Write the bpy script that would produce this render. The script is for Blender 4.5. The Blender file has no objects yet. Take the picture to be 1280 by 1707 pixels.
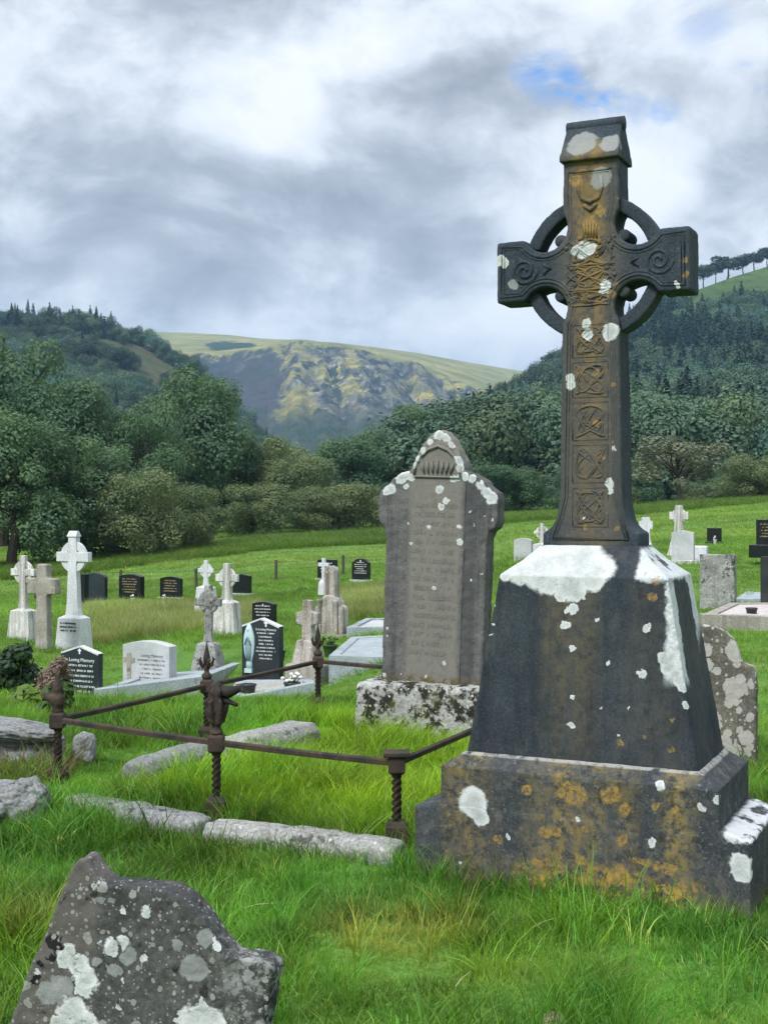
import bpy, bmesh, math, random
import numpy as np
from mathutils import Vector, Matrix
random.seed(7); rng = np.random.default_rng(7)
C = bpy.context.scene.collection
SC = bpy.context.scene
R = math.radians
F = 2150.0            # focal length in photo pixels
EYE = 1.5
HOR = 840.0

# ------------------------------------------------------------------ camera, sky, sun, exposure
cam = bpy.data.cameras.new('camera'); camo = bpy.data.objects.new('camera', cam); C.objects.link(camo)
camo.location = (0, 0, EYE); camo.rotation_euler = (R(90), 0, 0)
cam.sensor_fit = 'VERTICAL'; cam.sensor_height = 24; cam.lens = 24*F/1707
cam.shift_y = -(853.5-HOR)/1707
cam.clip_start = .05; cam.clip_end = 12000
SC.camera = camo
SC.view_settings.view_transform = 'Standard'; SC.view_settings.look = 'None'
SC.view_settings.gamma = 1; SC.view_settings.use_curve_mapping = False
SC.view_settings.exposure = 0.74
SUN_EL, SUN_AZ = 48.0, 215.0          # azimuth clockwise from +Y
sun = bpy.data.lights.new('sun', 'SUN'); sun.energy = 2.3; sun.angle = R(18); sun.color = (1, .98, .95)
suno = bpy.data.objects.new('sun', sun); C.objects.link(suno)
_e, _a = R(SUN_EL), R(SUN_AZ)
sdir = Vector((math.cos(_e)*math.sin(_a), math.cos(_e)*math.cos(_a), math.sin(_e)))
suno.rotation_euler = (-sdir).to_track_quat('-Z', 'Y').to_euler()

class NB:
    """small helper for node trees"""
    def __init__(s, nt): s.nt = nt
    def n(s, t, ins=None, **at):
        nd = s.nt.nodes.new(t)
        for k, v in at.items(): setattr(nd, k, v)
        for k, v in (ins or {}).items():
            i = nd.inputs[k]
            if isinstance(v, bpy.types.NodeSocket): s.nt.links.new(v, i)
            else:
                if hasattr(i.default_value, '__len__') and not hasattr(v, '__len__'): v = (v,)*len(i.default_value)
                if hasattr(i.default_value, '__len__') and len(i.default_value) == 4 and len(v) == 3: v = (*v, 1)
                i.default_value = v
        return nd
    def link(s, a, b): s.nt.links.new(a, b)
    def m(s, op, a, b=0.0, c=0.0, clamp=False):
        return s.n('ShaderNodeMath', {0: a, 1: b, 2: c}, operation=op, use_clamp=clamp).outputs[0]
    def v(s, op, a, b=(0, 0, 0)):
        nd = s.n('ShaderNodeVectorMath', {0: a, 1: b}, operation=op)
        return nd.outputs['Value'] if op in ('LENGTH', 'DISTANCE', 'DOT_PRODUCT') else nd.outputs[0]
    def sc(s, a, k): return s.n('ShaderNodeVectorMath', {0: a, 1: k if hasattr(k, '__len__') else (k,)*3}, operation='MULTIPLY').outputs[0]
    def noise(s, vec, scale, detail=4, rough=.55, dist=0, color=False):
        nd = s.n('ShaderNodeTexNoise', {'Vector': vec, 'Scale': scale, 'Detail': detail, 'Roughness': rough, 'Distortion': dist})
        return nd.outputs['Color' if color else 0]
    def vor(s, vec, scale, feature='F1', rnd=1):
        return s.n('ShaderNodeTexVoronoi', {'Vector': vec, 'Scale': scale, 'Randomness': rnd}, feature=feature)
    def rng(s, f, a, b, c=0.0, d=1.0, smooth=True):
        return s.n('ShaderNodeMapRange', {0: f, 1: a, 2: b, 3: c, 4: d}, interpolation_type='SMOOTHSTEP' if smooth else 'LINEAR').outputs[0]
    def mix(s, f, a, b, mode='MIX'):
        nd = s.n('ShaderNodeMix', None, data_type='RGBA', blend_type=mode)
        for k, v in ((0, f), (6, a), (7, b)):
            if isinstance(v, bpy.types.NodeSocket): s.nt.links.new(v, nd.inputs[k])
            else: nd.inputs[k].default_value = v if k == 0 else (*v, 1) if len(v) == 3 else v
        return nd.outputs[2]
    def ramp(s, f, stops):
        nd = s.n('ShaderNodeValToRGB', {0: f}); e = nd.color_ramp.elements
        while len(e) < len(stops): e.new(.5)
        for q, (p, c) in zip(e, stops): q.position = p; q.color = (*c, 1)
        return nd.outputs[0]
    def pos(s): return s.n('ShaderNodeNewGeometry').outputs['Position']
    def obj(s): return s.n('ShaderNodeTexCoord').outputs['Object']
    def oinf(s): return s.n('ShaderNodeObjectInfo').outputs['Random']

def pdir(u, v): return Vector(((u-640)/F, 1, (HOR-v)/F)).normalized()

w = bpy.data.worlds.new('World'); SC.world = w; w.use_nodes = True
b = NB(w.node_tree); w.node_tree.nodes.clear()
sky = b.n('ShaderNodeTexSky', sky_type='NISHITA', sun_disc=False, sun_elevation=R(SUN_EL), sun_rotation=R(SUN_AZ))
D = b.n('ShaderNodeTexCoord').outputs['Generated']
D = b.v('NORMALIZE', D)
sep = b.n('ShaderNodeSeparateXYZ', {0: D})
elz = sep.outputs['Z']
# cloud field: perspective-flattened towards the horizon
P = b.v('ADD', b.sc(D, (1, 1, 1.45)), (3.1, 1.7, .4))
warp = b.sc(b.v('SUBTRACT', b.noise(P, 3.2, 3, color=True), (.5,)*3), .16)
Pw = b.v('ADD', P, warp)
up = b.v('ADD', Pw, (-.010, 0, .045))
def deck(q): return b.m('ADD', b.m('MULTIPLY', b.noise(q, 2.6, 4, .5), .60), b.m('MULTIPLY', b.noise(q, 5.6, 11, .60), .70))
d0 = deck(Pw); lit = b.m('SUBTRACT', d0, deck(up))
mid = b.noise(Pw, 9, 7, .6)
f = b.m('ADD', b.m('ADD', b.m('MULTIPLY', d0, .78), b.m('MULTIPLY', lit, 1.0)), .055)
def bump(u, v, rad, amt):          # a soft thicker / thinner region of the cloud deck
    dot = b.v('DOT_PRODUCT', D, tuple(pdir(u, v)))
    return b.m('MULTIPLY', b.rng(dot, math.cos(rad), 1.0), amt)
for a in [(40, 340, .17, -.10), (300, 320, .14, -.12), (330, 420, .13, -.06), (480, 215, .045, .12), (1085, 285, .05, .22), (1180, 340, .06, -.10), (80, 140, .10, .08), (320, 130, .12, .05), (640, 20, .06, .12), (560, 80, .05, .08),
          (690, 180, .11, -.06), (700, 450, .12, -.02), (620, 470, .13, -.07), (250, 380, .12, -.05), (900, 600, .10, .02), (190, 490, .05, .12), (480, 440, .05, .06), (960, 250, .05, .10), (870, 420, .08, .05)]:
    f = b.m('ADD', f, bump(*a))
f = b.m('ADD', b.m('MULTIPLY', b.m('SUBTRACT', f, .55), 1.40), .57)
cloud = b.ramp(f, [(.24, (.29, .315, .36)), (.43, (.39, .42, .475)), (.57, (.52, .56, .62)), (.70, (.67, .71, .765)), (.90, (.81, .835, .87))])
hole = None
for (u, v, rad, k) in [(920, 130, .020, .8), (955, 148, .014, .9), (1015, 176, .013, 1.0), (1105, 186, .010, 1.0), (1242, 130, .014, 1.1), (880, 118, .014, .7), (1175, 35, .02, .45), (985, 165, .012, .8), (1060, 182, .012, .6)]:
    h = bump(u, v, rad*1.25, k*.8); hole = h if hole is None else b.m('ADD', hole, h)
hole = b.m('MULTIPLY', hole, b.rng(b.noise(b.sc(Pw, (1, 1, 1.6)), 17, 7, .62), .38, .60), clamp=True)
blue = b.mix(1.0, sky.outputs[0], (.75, .95, 1.25), 'MULTIPLY')
lift = b.rng(elz, .36, 1.0, 1.0, 2.2)          # an overcast deck is brighter towards the zenith
cl = b.n('ShaderNodeVectorMath', {0: cloud, 3: lift}, operation='SCALE').outputs[0]
cl = b.sc(cl, 8.1)
col = b.mix(hole, cl, blue)
bg = b.n('ShaderNodeBackground', {0: col, 1: .1})
b.link(bg.outputs[0], b.n('ShaderNodeOutputWorld').inputs[0])

# ------------------------------------------------------------------ numeric helpers
def at(u, v, Z): return Vector(((u-640)/F*Z, Z, EYE-(v-HOR)/F*Z))
def ss(x, a, b_): t = np.clip((x-a)/(b_-a), 0, 1); return t*t*(3-2*t)
def _h(ix, iy, iz, s):
    n = (ix.astype(np.int64)*374761393 + iy.astype(np.int64)*668265263 + iz.astype(np.int64)*2147483647 + s*974711) & 0xffffffff
    n = ((n ^ (n >> 13))*1274126177) & 0xffffffff
    return ((n ^ (n >> 16)) & 0xffff)/65535.0
def vn(x, y, z=None, s=0):
    x = np.asarray(x, float); y = np.asarray(y, float); z = np.zeros_like(x) if z is None else np.asarray(z, float)
    ix, iy, iz = np.floor(x), np.floor(y), np.floor(z); fx, fy, fz = x-ix, y-iy, z-iz
    fx, fy, fz = [t*t*(3-2*t) for t in (fx, fy, fz)]; r = 0
    for dx in (0, 1):
        for dy in (0, 1):
            for dz in (0, 1):
                r = r + _h(ix+dx, iy+dy, iz+dz, s)*(fx if dx else 1-fx)*(fy if dy else 1-fy)*(fz if dz else 1-fz)
    return r-.5
def fbm(x, y, z=None, o=4, s=0):
    r = 0; a = 1.0
    for k in range(o):
        r = r + a*vn(np.asarray(x)*2**k, np.asarray(y)*2**k, None if z is None else np.asarray(z)*2**k, s+k*17); a *= .5
    return r

# ------------------------------------------------------------------ object helpers
def tag(o, label=None, cat=None, group=None, kind=None):
    for k, v in (('label', label), ('category', cat), ('group', group), ('kind', kind)):
        if v: o[k] = v
    return o
def empty(name, loc, rz=0, label=None, cat=None, group=None):
    o = bpy.data.objects.new(name, None); C.objects.link(o); o.location = loc; o.rotation_euler = (0, 0, rz); o.empty_display_size = .1
    return tag(o, label, cat, group)
def link(name, me, m=None, parent=None, smooth=False):
    o = bpy.data.objects.new(name, me); C.objects.link(o)
    if m is not None and not me.materials: me.materials.append(m)
    if parent: o.parent = parent
    if smooth: me.polygons.foreach_set('use_smooth', [True]*len(me.polygons))
    return o
def mesh(name, v, f_):
    me = bpy.data.meshes.new(name); me.from_pydata([tuple(map(float, q)) for q in v], [], f_); me.update(); return me
def npmesh(name, v, fc):
    """v (n,3), fc (m,k) arrays, fast"""
    me = bpy.data.meshes.new(name); v = np.asarray(v, np.float32); fc = np.asarray(fc, np.int32); k = fc.shape[1]
    me.vertices.add(len(v)); me.vertices.foreach_set('co', v.ravel())
    me.loops.add(fc.size); me.loops.foreach_set('vertex_index', fc.ravel())
    me.polygons.add(len(fc)); me.polygons.foreach_set('loop_start', np.arange(0, fc.size, k, dtype=np.int32))
    me.update(calc_edges=True); me.validate(); return me
class B:
    """collects simple solids in one bmesh"""
    def __init__(s): s.bm = bmesh.new()
    def box(s, c, d, rz=0, taper=1, mat=None):
        vs = []
        for z in (-.5, .5):
            k = taper if z > 0 else 1
            for x, y in ((-.5, -.5), (.5, -.5), (.5, .5), (-.5, .5)): vs.append(Vector((x*d[0]*k, y*d[1]*k, z*d[2])))
        M_ = Matrix.Translation(c) @ (mat or Matrix.Rotation(rz, 4, 'Z'))
        q = [s.bm.verts.new(M_ @ p) for p in vs]
        for i in ((3, 2, 1, 0), (4, 5, 6, 7), (0, 1, 5, 4), (1, 2, 6, 5), (2, 3, 7, 6), (3, 0, 4, 7)): s.bm.faces.new([q[k] for k in i])
        return s
    def prism(s, pts, y0, y1):       # outline in x,z extruded along y
        a = [s.bm.verts.new((x, y0, z)) for x, z in pts]; c = [s.bm.verts.new((x, y1, z)) for x, z in pts]; n = len(pts)
        s.bm.faces.new(a); s.bm.faces.new(c[::-1])
        for i in range(n): s.bm.faces.new((a[(i+1) % n], a[i], c[i], c[(i+1) % n]))
        return s
    def loft(s, rings, cap=True):    # rings: lists of equal length of 3-D points
        q = [[s.bm.verts.new(p) for p in r] for r in rings]; n = len(q[0])
        for a, c in zip(q, q[1:]):
            for i in range(n): s.bm.faces.new((a[i], a[(i+1) % n], c[(i+1) % n], c[i]))
        if cap: s.bm.faces.new(q[0][::-1]); s.bm.faces.new(q[-1])
        return s
    def lathe(s, prof, c=(0, 0, 0), n=10, mat=None):
        rings = []
        for r, z in prof: rings.append([(mat or Matrix()) @ Vector((r*math.cos(2*math.pi*k/n), r*math.sin(2*math.pi*k/n), z))+Vector(c) for k in range(n)])
        return s.loft(rings)
    def tube(s, pts, r, n=6):
        pts = [Vector(p) for p in pts]; rings = []; up = Vector((.13, .27, .95))
        for i, p in enumerate(pts):
            t = (pts[min(i+1, len(pts)-1)]-pts[max(i-1, 0)]).normalized()
            a = t.cross(up)
            if a.length < 1e-3: a = t.cross(Vector((1, 0, 0)))
            a.normalize(); c = t.cross(a); rr = r[i] if hasattr(r, '__len__') else r
            rings.append([p+(a*math.cos(2*math.pi*k/n)+c*math.sin(2*math.pi*k/n))*rr for k in range(n)])
        return s.loft(rings)
    def done(s, name, m=None, parent=None, smooth=False, bevel=0, seg=2):
        bmesh.ops.recalc_face_normals(s.bm, faces=s.bm.faces)
        me = bpy.data.meshes.new(name); s.bm.to_mesh(me); s.bm.free()
        o = link(name, me, m, parent, smooth)
        if bevel:
            bv = o.modifiers.new('bevel', 'BEVEL'); bv.width = bevel; bv.segments = seg; bv.limit_method = 'ANGLE'; bv.angle_limit = R(35)
        return o
_tx = {}
def worn(o, voxel=.012, amp=.006, size=.08, sm=3):
    """weathered stone: voxel remesh, softened edges, uneven surface"""
    r = o.modifiers.new('remesh', 'REMESH'); r.mode = 'VOXEL'; r.voxel_size = voxel; r.use_smooth_shade = True
    if sm: q = o.modifiers.new('smooth', 'SMOOTH'); q.iterations = sm; q.factor = .5
    for k, (sz, am) in enumerate(((size, amp), (size*.3, amp*.35))):
        if sz not in _tx: t = bpy.data.textures.new('wear', 'CLOUDS'); t.noise_scale = sz; t.noise_depth = 3; _tx[sz] = t
        d = o.modifiers.new('wear', 'DISPLACE'); d.texture = _tx[sz]; d.strength = am*2; d.mid_level = .5; d.texture_coords = 'LOCAL'
    return o
def rot2(p, a): return (p[0]*math.cos(a)-p[1]*math.sin(a), p[0]*math.sin(a)+p[1]*math.cos(a))
def arc(cx, cz, r, a0, a1, n, rz=None): return [(cx+r*math.cos(R(a0+(a1-a0)*k/n)), cz+(rz or r)*math.sin(R(a0+(a1-a0)*k/n))) for k in range(n+1)]

# ------------------------------------------------------------------ materials
def newmat(name):
    m = bpy.data.materials.new(name); m.use_nodes = True; m.node_tree.nodes.clear(); return m, NB(m.node_tree)
def finish(b, col, rough=.85, bumpf=None, bs=.4, bd=.01, spec=.3, metal=0, extra=None):
    ins = {'Base Color': col, 'Roughness': rough, 'Specular IOR Level': spec, 'Metallic': metal}
    p = b.n('ShaderNodeBsdfPrincipled', ins)
    if bumpf is not None: b.link(b.n('ShaderNodeBump', {'Height': bumpf, 'Strength': bs, 'Distance': bd}).outputs[0], p.inputs['Normal'])
    if extra: extra(p)
    b.link(p.outputs[0], b.n('ShaderNodeOutputMaterial').inputs[0]); return p
def spots(b, P, lst, edge=.10):
    """mask 1 inside any of the listed lichen discs (x, y, z, r)"""
    d = None
    for (x, y, z, r) in lst:
        q = b.m('DIVIDE', b.v('DISTANCE', P, (x, y, z)), r); d = q if d is None else b.m('MINIMUM', d, q)
    spots.d = d; return b.rng(d, 1+edge, 1-edge)
def simple(name, col, rough=.6, var=.12, sc=20, metal=0, spec=.4, bs=.2):
    m, b = newmat(name); P = b.obj(); n = b.noise(P, sc, 5)
    c = b.mix(n, tuple(x*(1-var*2) for x in col), tuple(min(1, x*(1+var*2)) for x in col))
    finish(b, c, rough, n, bs, .004, spec, metal); return m

def stone(name, c0, c1, c2=None, wl=None, wcol=(.66, .68, .66), white=(), gold=(), grey=(), goldcol=(.34, .215, .065), dark=None, moss=None, streak=.5, over=None, rough=.88, bs=.5, bd=.006, fs=70, seed=0, rock=1):
    m, b = newmat(name); P0 = b.obj(); P = b.v('ADD', P0, (seed*3.7, seed*1.3, seed*2.1))
    wob = b.v('SUBTRACT', b.noise(P, 24, 4, .65, color=True), (.5,)*3)
    Pd = b.v('ADD', P0, b.sc(wob, .05))
    n1 = b.noise(P, 3.2*rock, 6, .6); fn = b.noise(P, fs, 5, .7); n2 = b.noise(P, 14*rock, 6, .65)
    st = b.noise(b.sc(P, (9, 9, .55)), 1.6, 5, .6)
    col = b.mix(b.rng(n1, .3, .7), c0, c1)
    if c2: col = b.mix(b.m('MULTIPLY', b.rng(st, .42, .68), streak), col, c2)
    col = b.mix(b.rng(fn, .3, .75), b.mix(1.0, col, (.62,)*3, 'MULTIPLY'), b.mix(1.0, col, (1.38,)*3, 'MULTIPLY'))
    if over: col = over(b, P0, Pd, col, dict(n1=n1, fn=fn, n2=n2, st=st))
    if dark: col = b.mix(b.rng(b.noise(b.v('ADD', P, (9, 4, 2)), dark[0], 7, .7), dark[1], dark[1]+.08), col, dark[2] if len(dark) > 2 else (.012, .013, .012))
    if moss: col = b.mix(b.rng(b.noise(b.v('ADD', P, (2, 14, 5)), moss[0], 7, .7), moss[1], moss[1]+.10), col, (.06, .065, .012))
    hgt = b.m('ADD', b.m('MULTIPLY', fn, .5), n2)
    if wl:      # scattered crusts: (scale, size, patchiness)
        for k, (scl, siz, pat) in enumerate(wl):
            Pv = b.v('ADD', b.v('ADD', P, b.sc(wob, .045*min(1, 14/scl))), (k*5.1, k*2.2, 0)); vo = b.vor(Pv, scl)
            rnd = b.n('ShaderNodeSeparateColor', {0: vo.outputs['Color']}).outputs[0]
            msk = b.m('LESS_THAN', vo.outputs['Distance'], b.m('MULTIPLY', b.rng(rnd, pat, 1.0), siz))
            sh = b.mix(fn, tuple(x*.62 for x in wcol), wcol)
            col = b.mix(b.m('MULTIPLY', msk, .92), col, sh); hgt = b.m('ADD', hgt, b.m('MULTIPLY', msk, .6))
    if grey: col = b.mix(b.m('MULTIPLY', spots(b, Pd, grey), .8), col, b.mix(fn, (.20, .215, .21), (.33, .345, .34)))
    if gold:
        g = b.m('MULTIPLY', spots(b, Pd, gold, .25), b.m('ADD', .55, b.m('MULTIPLY', b.rng(spots.d, .2, .8), .45))); col = b.mix(b.m('MULTIPLY', g, b.rng(b.noise(P0, 75, 5, .75), .38, .58, .10, .9)), col, goldcol)
    if white:
        g = b.m('MULTIPLY', spots(b, Pd, white, .13), b.rng(b.noise(P, 55, 5, .7), .30, .42, .55, 1)); col = b.mix(g, col, b.mix(b.m('ADD', b.m('MULTIPLY', b.rng(b.m('ADD', b.m('MULTIPLY', n2, .6), b.m('MULTIPLY', fn, .4)), .32, .62), .6), b.m('MULTIPLY', b.rng(spots.d, .35, .95), .4)), (.33, .355, .35), (.62, .64, .63))); hgt = b.m('ADD', hgt, b.m('MULTIPLY', g, .6))
    finish(b, col, rough, hgt, bs, bd, .25); return m

def leafmat(name, c0, c1, trans=.25, posn=None, sc=3, rough=.6, inst=False, dry=None):
    m, b = newmat(name); P = b.pos() if posn else b.obj()
    n = b.noise(P, sc, 3); r = b.oinf()
    k = b.m('ADD', b.m('MULTIPLY', b.rng(n, .3, .7), .6), b.m('MULTIPLY', r, .4))
    col = b.mix(k, c0, c1)
    if inst:
        t = b.n('ShaderNodeAttribute', attribute_type='INSTANCER', attribute_name='tint')
        col = b.mix(1.0, col, t.outputs['Vector'], 'MULTIPLY')
    p = b.n('ShaderNodeBsdfPrincipled', {'Base Color': col, 'Roughness': rough, 'Specular IOR Level': .25})
    t = b.n('ShaderNodeBsdfTranslucent', {'Color': b.mix(1.0, col, (1.25, 1.2, .7), 'MULTIPLY')})
    mx = b.n('ShaderNodeMixShader', {0: trans, 1: p.outputs[0], 2: t.outputs[0]})
    b.link(mx.outputs[0], b.n('ShaderNodeOutputMaterial').inputs[0]); return m

# ------------------------------------------------------------------ ground
GP = [  # (photo column, row, distance)
    (137, 1172, 18), (40, 1186, 13), (200, 1192, 12.5), (330, 1196, 12.5), (460, 1194, 12.5), (560, 1180, 12.5), (450, 1182, 15.5), (257, 1152, 19.2), (40, 1065, 23.7), (124, 1085, 23.6), (160, 1010, 40), (285, 1003, 40), (405, 993, 42), (547, 968, 45), (602, 970, 45),
    (438, 1147, 18.6), (521, 1149, 18), (553, 1065, 24), (379, 1060, 23), (348, 1112, 20), (640, 1105, 17), (640, 1060, 22), (640, 1000, 34),
    (1215, 1285, 8.5), (1195, 1018, 20), (1133, 935, 32), (872, 937, 32), (1270, 1035, 17), (1280, 905, 38), (1190, 906, 38), (1000, 940, 30),
    (0, 950, 68), (150, 937, 72), (300, 912, 80), (450, 895, 85), (640, 886, 90), (850, 862, 100), (1060, 846, 105), (1280, 833, 105), (1420, 822, 105), (-150, 955, 66), (-150, 1010, 42), (-150, 1070, 24),
    (640, 905, 75), (900, 880, 75), (1280, 850, 80), (1100, 868, 75), (1420, 900, 40), (1420, 1020, 20), (300, 940, 62), (100, 965, 58)]
PTS = [tuple(at(*q)) for q in GP]
PTS += [(-1.66, 6.6, .07), (-.77, 5.98, .07), (.06, 5.5, .05), (-1.07, 7.8, .07), (-.46, 9.0, .05), (.3, 8.6, .05), (.5, 7.4, .05), (-.3, 6.8, .07), (.2, 6.2, .05), (.9, 7.4, .03),
        (-.9, 5.4, 0), (.0, 4.9, 0), (.13, 5.2, 0), (1.34, 4.6, 0), (.65, 4.5, 0), (-1.9, 5.8, .02), (-2.6, 7, .1), (-2.4, 9.5, .05), (1.6, 6, -.02), (2.4, 7, -.1), (2.6, 4.5, -.02), (-1.2, 3.6, 0), (0, 3, 0), (1, 3, 0), (0, 1, 0),
        (-.8, 2.6, 0), (-3, 2, 0), (3, 2, 0), (0, -4, 0), (-6, -4, 0), (6, -4, 0), (0, -20, 0), (-25, -10, 0), (25, -10, 0), (-12, 5, .1), (12, 5, -.1), (-30, 30, -1.4), (30, 30, .2), (-.9, 10.6, -.12), (0, 10.6, -.1), (-3, 11.5, -.3), (-90, 30, -1), (90, 40, 2), (-60, 70, -1.6), (70, 105, 3)]
PTS = np.array(PTS)
def _k(r2): return np.where(r2 > 1e-9, .5*r2*np.log(np.maximum(r2, 1e-9)), 0)
def _warp(x, y):           # radial log-like space keeps near detail and far slopes equally smooth
    r = np.hypot(x, y)+1e-6; k = np.log1p(r/6)/r*6; return x*k, y*k
_wx, _wy = _warp(PTS[:, 0], PTS[:, 1]); n_ = len(PTS)
A_ = np.zeros((n_+3, n_+3)); A_[:n_, :n_] = _k((_wx[:, None]-_wx)**2+(_wy[:, None]-_wy)**2)+np.eye(n_)*2e-3
A_[:n_, n_:] = np.c_[np.ones(n_), _wx, _wy]; A_[n_:, :n_] = A_[:n_, n_:].T
_cf = np.linalg.solve(A_, np.r_[PTS[:, 2], 0, 0, 0])
def gz(x, y):
    x = np.atleast_1d(np.asarray(x, float)); y = np.atleast_1d(np.asarray(y, float)); out = np.empty(x.shape)
    for i in range(0, len(x), 20000):
        xs, ys = x[i:i+20000], y[i:i+20000]; a, c = _warp(xs, ys)
        z = _k((a[:, None]-_wx)**2+(c[:, None]-_wy)**2) @ _cf[:n_] + _cf[n_]+_cf[n_+1]*a+_cf[n_+2]*c
        r = np.hypot(xs, ys); k = ss(r, 108, 150)
        z = np.clip(z, -3.5, 4)*(1-k)+(-.6)*k
        z = z + .05*fbm(xs*.9, ys*.9, o=2, s=5)*ss(r, 1, 8)*(1-.7*ss(r, 60, 100)) + .22*fbm(xs*.12, ys*.12, o=2, s=9)*ss(r, 12, 40)*(1-k)
        out[i:i+20000] = z
    return out
def g1(x, y): return float(gz([x], [y])[0])
rr = np.geomspace(.4, 4200, 190); th = np.r_[np.linspace(-35, 35, 200), np.linspace(36, 324, 90)]
th = np.radians(th); TT, RR = np.meshgrid(th, rr); gx, gy = RR*np.sin(TT), RR*np.cos(TT)
gzv = gz(gx.ravel(), gy.ravel()); nT = len(th)
i0 = (np.arange(len(rr)-1)[:, None]*nT+np.arange(nT)[None]).ravel(); i1 = (np.arange(len(rr)-1)[:, None]*nT+(np.arange(nT)[None]+1) % nT).ravel()
fc = np.c_[i0, i0+nT, i1+nT, i1]
vv = np.c_[gx.ravel(), gy.ravel(), gzv]; ci = len(vv); vv = np.r_[vv, [[0, 0, 0]]]
gm = bpy.data.meshes.new('ground')
gm.from_pydata(vv.tolist(), [], fc.tolist()+[(ci, k, (k+1) % nT) for k in range(nT)]); gm.update()
m, b = newmat('turf'); P = b.pos()
n1 = b.noise(P, .35, 5, .6); n2 = b.noise(P, 3.5, 6, .65); n3 = b.noise(P, 40, 4, .7); n4 = b.noise(b.sc(P, (.25, 1.2, 1)), .5, 5, .6)
col = b.mix(b.rng(n1, .35, .65), (.070, .170, .028), (.115, .235, .045))
col = b.mix(b.rng(n2, .35, .7), col, b.mix(n1, (.065, .145, .02), (.165, .265, .045)))
col = b.mix(b.m('MULTIPLY', b.rng(n4, .52, .7), .55), col, (.235, .265, .10))
col = b.mix(b.rng(n3, .2, .8), b.mix(1.0, col, (.6, .6, .6), 'MULTIPLY'), b.mix(1.0, col, (1.3, 1.3, 1.3), 'MULTIPLY'))
finish(b, col, .95, b.m('ADD', n2, b.m('MULTIPLY', n3, .3)), .7, .06, .1)
o = link('ground', gm, m, smooth=True); tag(o, 'green grassy churchyard ground sloping to the valley pasture', kind='structure')

# ------------------------------------------------------------------ scatter of small plants (stuff)
def scatter(name, pts, rot, scl, idx, tint, protos, label, kind='stuff'):
    me = bpy.data.meshes.new(name); pts = np.asarray(pts, np.float32); n = len(pts)
    me.vertices.add(n); me.vertices.foreach_set('co', pts.ravel())
    for nm, tp, dat in (('rot', 'FLOAT_VECTOR', rot), ('scl', 'FLOAT_VECTOR', scl), ('tint', 'FLOAT_VECTOR', tint)):
        at_ = me.attributes.new(nm, tp, 'POINT'); at_.data.foreach_set('vector', np.asarray(dat, np.float32).ravel())
    at_ = me.attributes.new('pick', 'INT', 'POINT'); at_.data.foreach_set('value', np.asarray(idx, np.int32))
    o = link(name, me); tag(o, label, kind=kind)
    col = bpy.data.collections.new(name+'_kinds')
    for p in protos: col.objects.link(p)
    ng = bpy.data.node_groups.new(name+'_scatter', 'GeometryNodeTree')
    ng.interface.new_socket('Geometry', in_out='INPUT', socket_type='NodeSocketGeometry'); ng.interface.new_socket('Geometry', in_out='OUTPUT', socket_type='NodeSocketGeometry')
    N = ng.nodes; L = ng.links; gi = N.new('NodeGroupInput'); go = N.new('NodeGroupOutput')
    ci_ = N.new('GeometryNodeCollectionInfo'); ci_.inputs['Collection'].default_value = col; ci_.inputs['Separate Children'].default_value = True; ci_.inputs['Reset Children'].default_value = True
    ip = N.new('GeometryNodeInstanceOnPoints'); ip.inputs['Pick Instance'].default_value = True
    def at_in(nm, tp):
        q = N.new('GeometryNodeInputNamedAttribute'); q.data_type = tp; q.inputs[0].default_value = nm; return q.outputs[0]
    L.new(gi.outputs[0], ip.inputs['Points']); L.new(ci_.outputs[0], ip.inputs['Instance'])
    L.new(at_in('pick', 'INT'), ip.inputs['Instance Index']); L.new(at_in('rot', 'FLOAT_VECTOR'), ip.inputs['Rotation']); L.new(at_in('scl', 'FLOAT_VECTOR'), ip.inputs['Scale'])
    L.new(ip.outputs[0], go.inputs[0])
    md = o.modifiers.new('scatter', 'NODES'); md.node_group = ng
    return o
def proto(name, me, m):
    me.materials.append(m); return bpy.data.objects.new(name, me)

# ------------------------------------------------------------------ tree crowns (leaf clumps on the lobes of a crown)
def crown(seed, lobes, n, leaf, flat=.0, up=.25, name='crown', stems=None):
    g = np.random.default_rng(seed); lob = np.array(lobes, float); c, r = lob[:, :3], lob[:, 3]
    k = g.choice(len(lob), n*2, p=r**2/np.sum(r**2)); d = g.normal(size=(n*2, 3)); d[:, 2] += up; d /= np.linalg.norm(d, axis=1)[:, None]
    bump_ = 1+.42*fbm(d[:, 0]*3+k*7.1, d[:, 1]*3, d[:, 2]*3, 2, seed)
    rad = r[k]*np.where(g.uniform(0, 1, n*2) < .10, g.uniform(1.0, 1.38, n*2), g.uniform(.66, 1.05, n*2))*bump_; p = c[k]+d*rad[:, None]*np.array([1, 1, .9])
    keep = np.ones(n*2, bool)
    for q, rq in zip(c, r): keep &= ~((np.linalg.norm(p-q, axis=1) < rq*.62) & (rad > 0))
    p, d = p[keep][:n], d[keep][:n]; n = len(p)
    nr = d+g.normal(size=(n, 3))*.33; nr[:, 2] += .35; nr /= np.linalg.norm(nr, axis=1)[:, None]
    t = np.cross(nr, g.normal(size=(n, 3))); t /= np.linalg.norm(t, axis=1)[:, None]; s = np.cross(nr, t)
    L = leaf*g.uniform(.55, 1.35, n)[:, None]; W = L*g.uniform(.45, .8, n)[:, None]
    v = np.stack([p-t*L, p+s*W*.9+nr*L*.12, p+t*L, p-s*W-nr*L*.1], 1).reshape(-1, 3)
    return npmesh(name, v, np.arange(n*4).reshape(n, 4))
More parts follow.
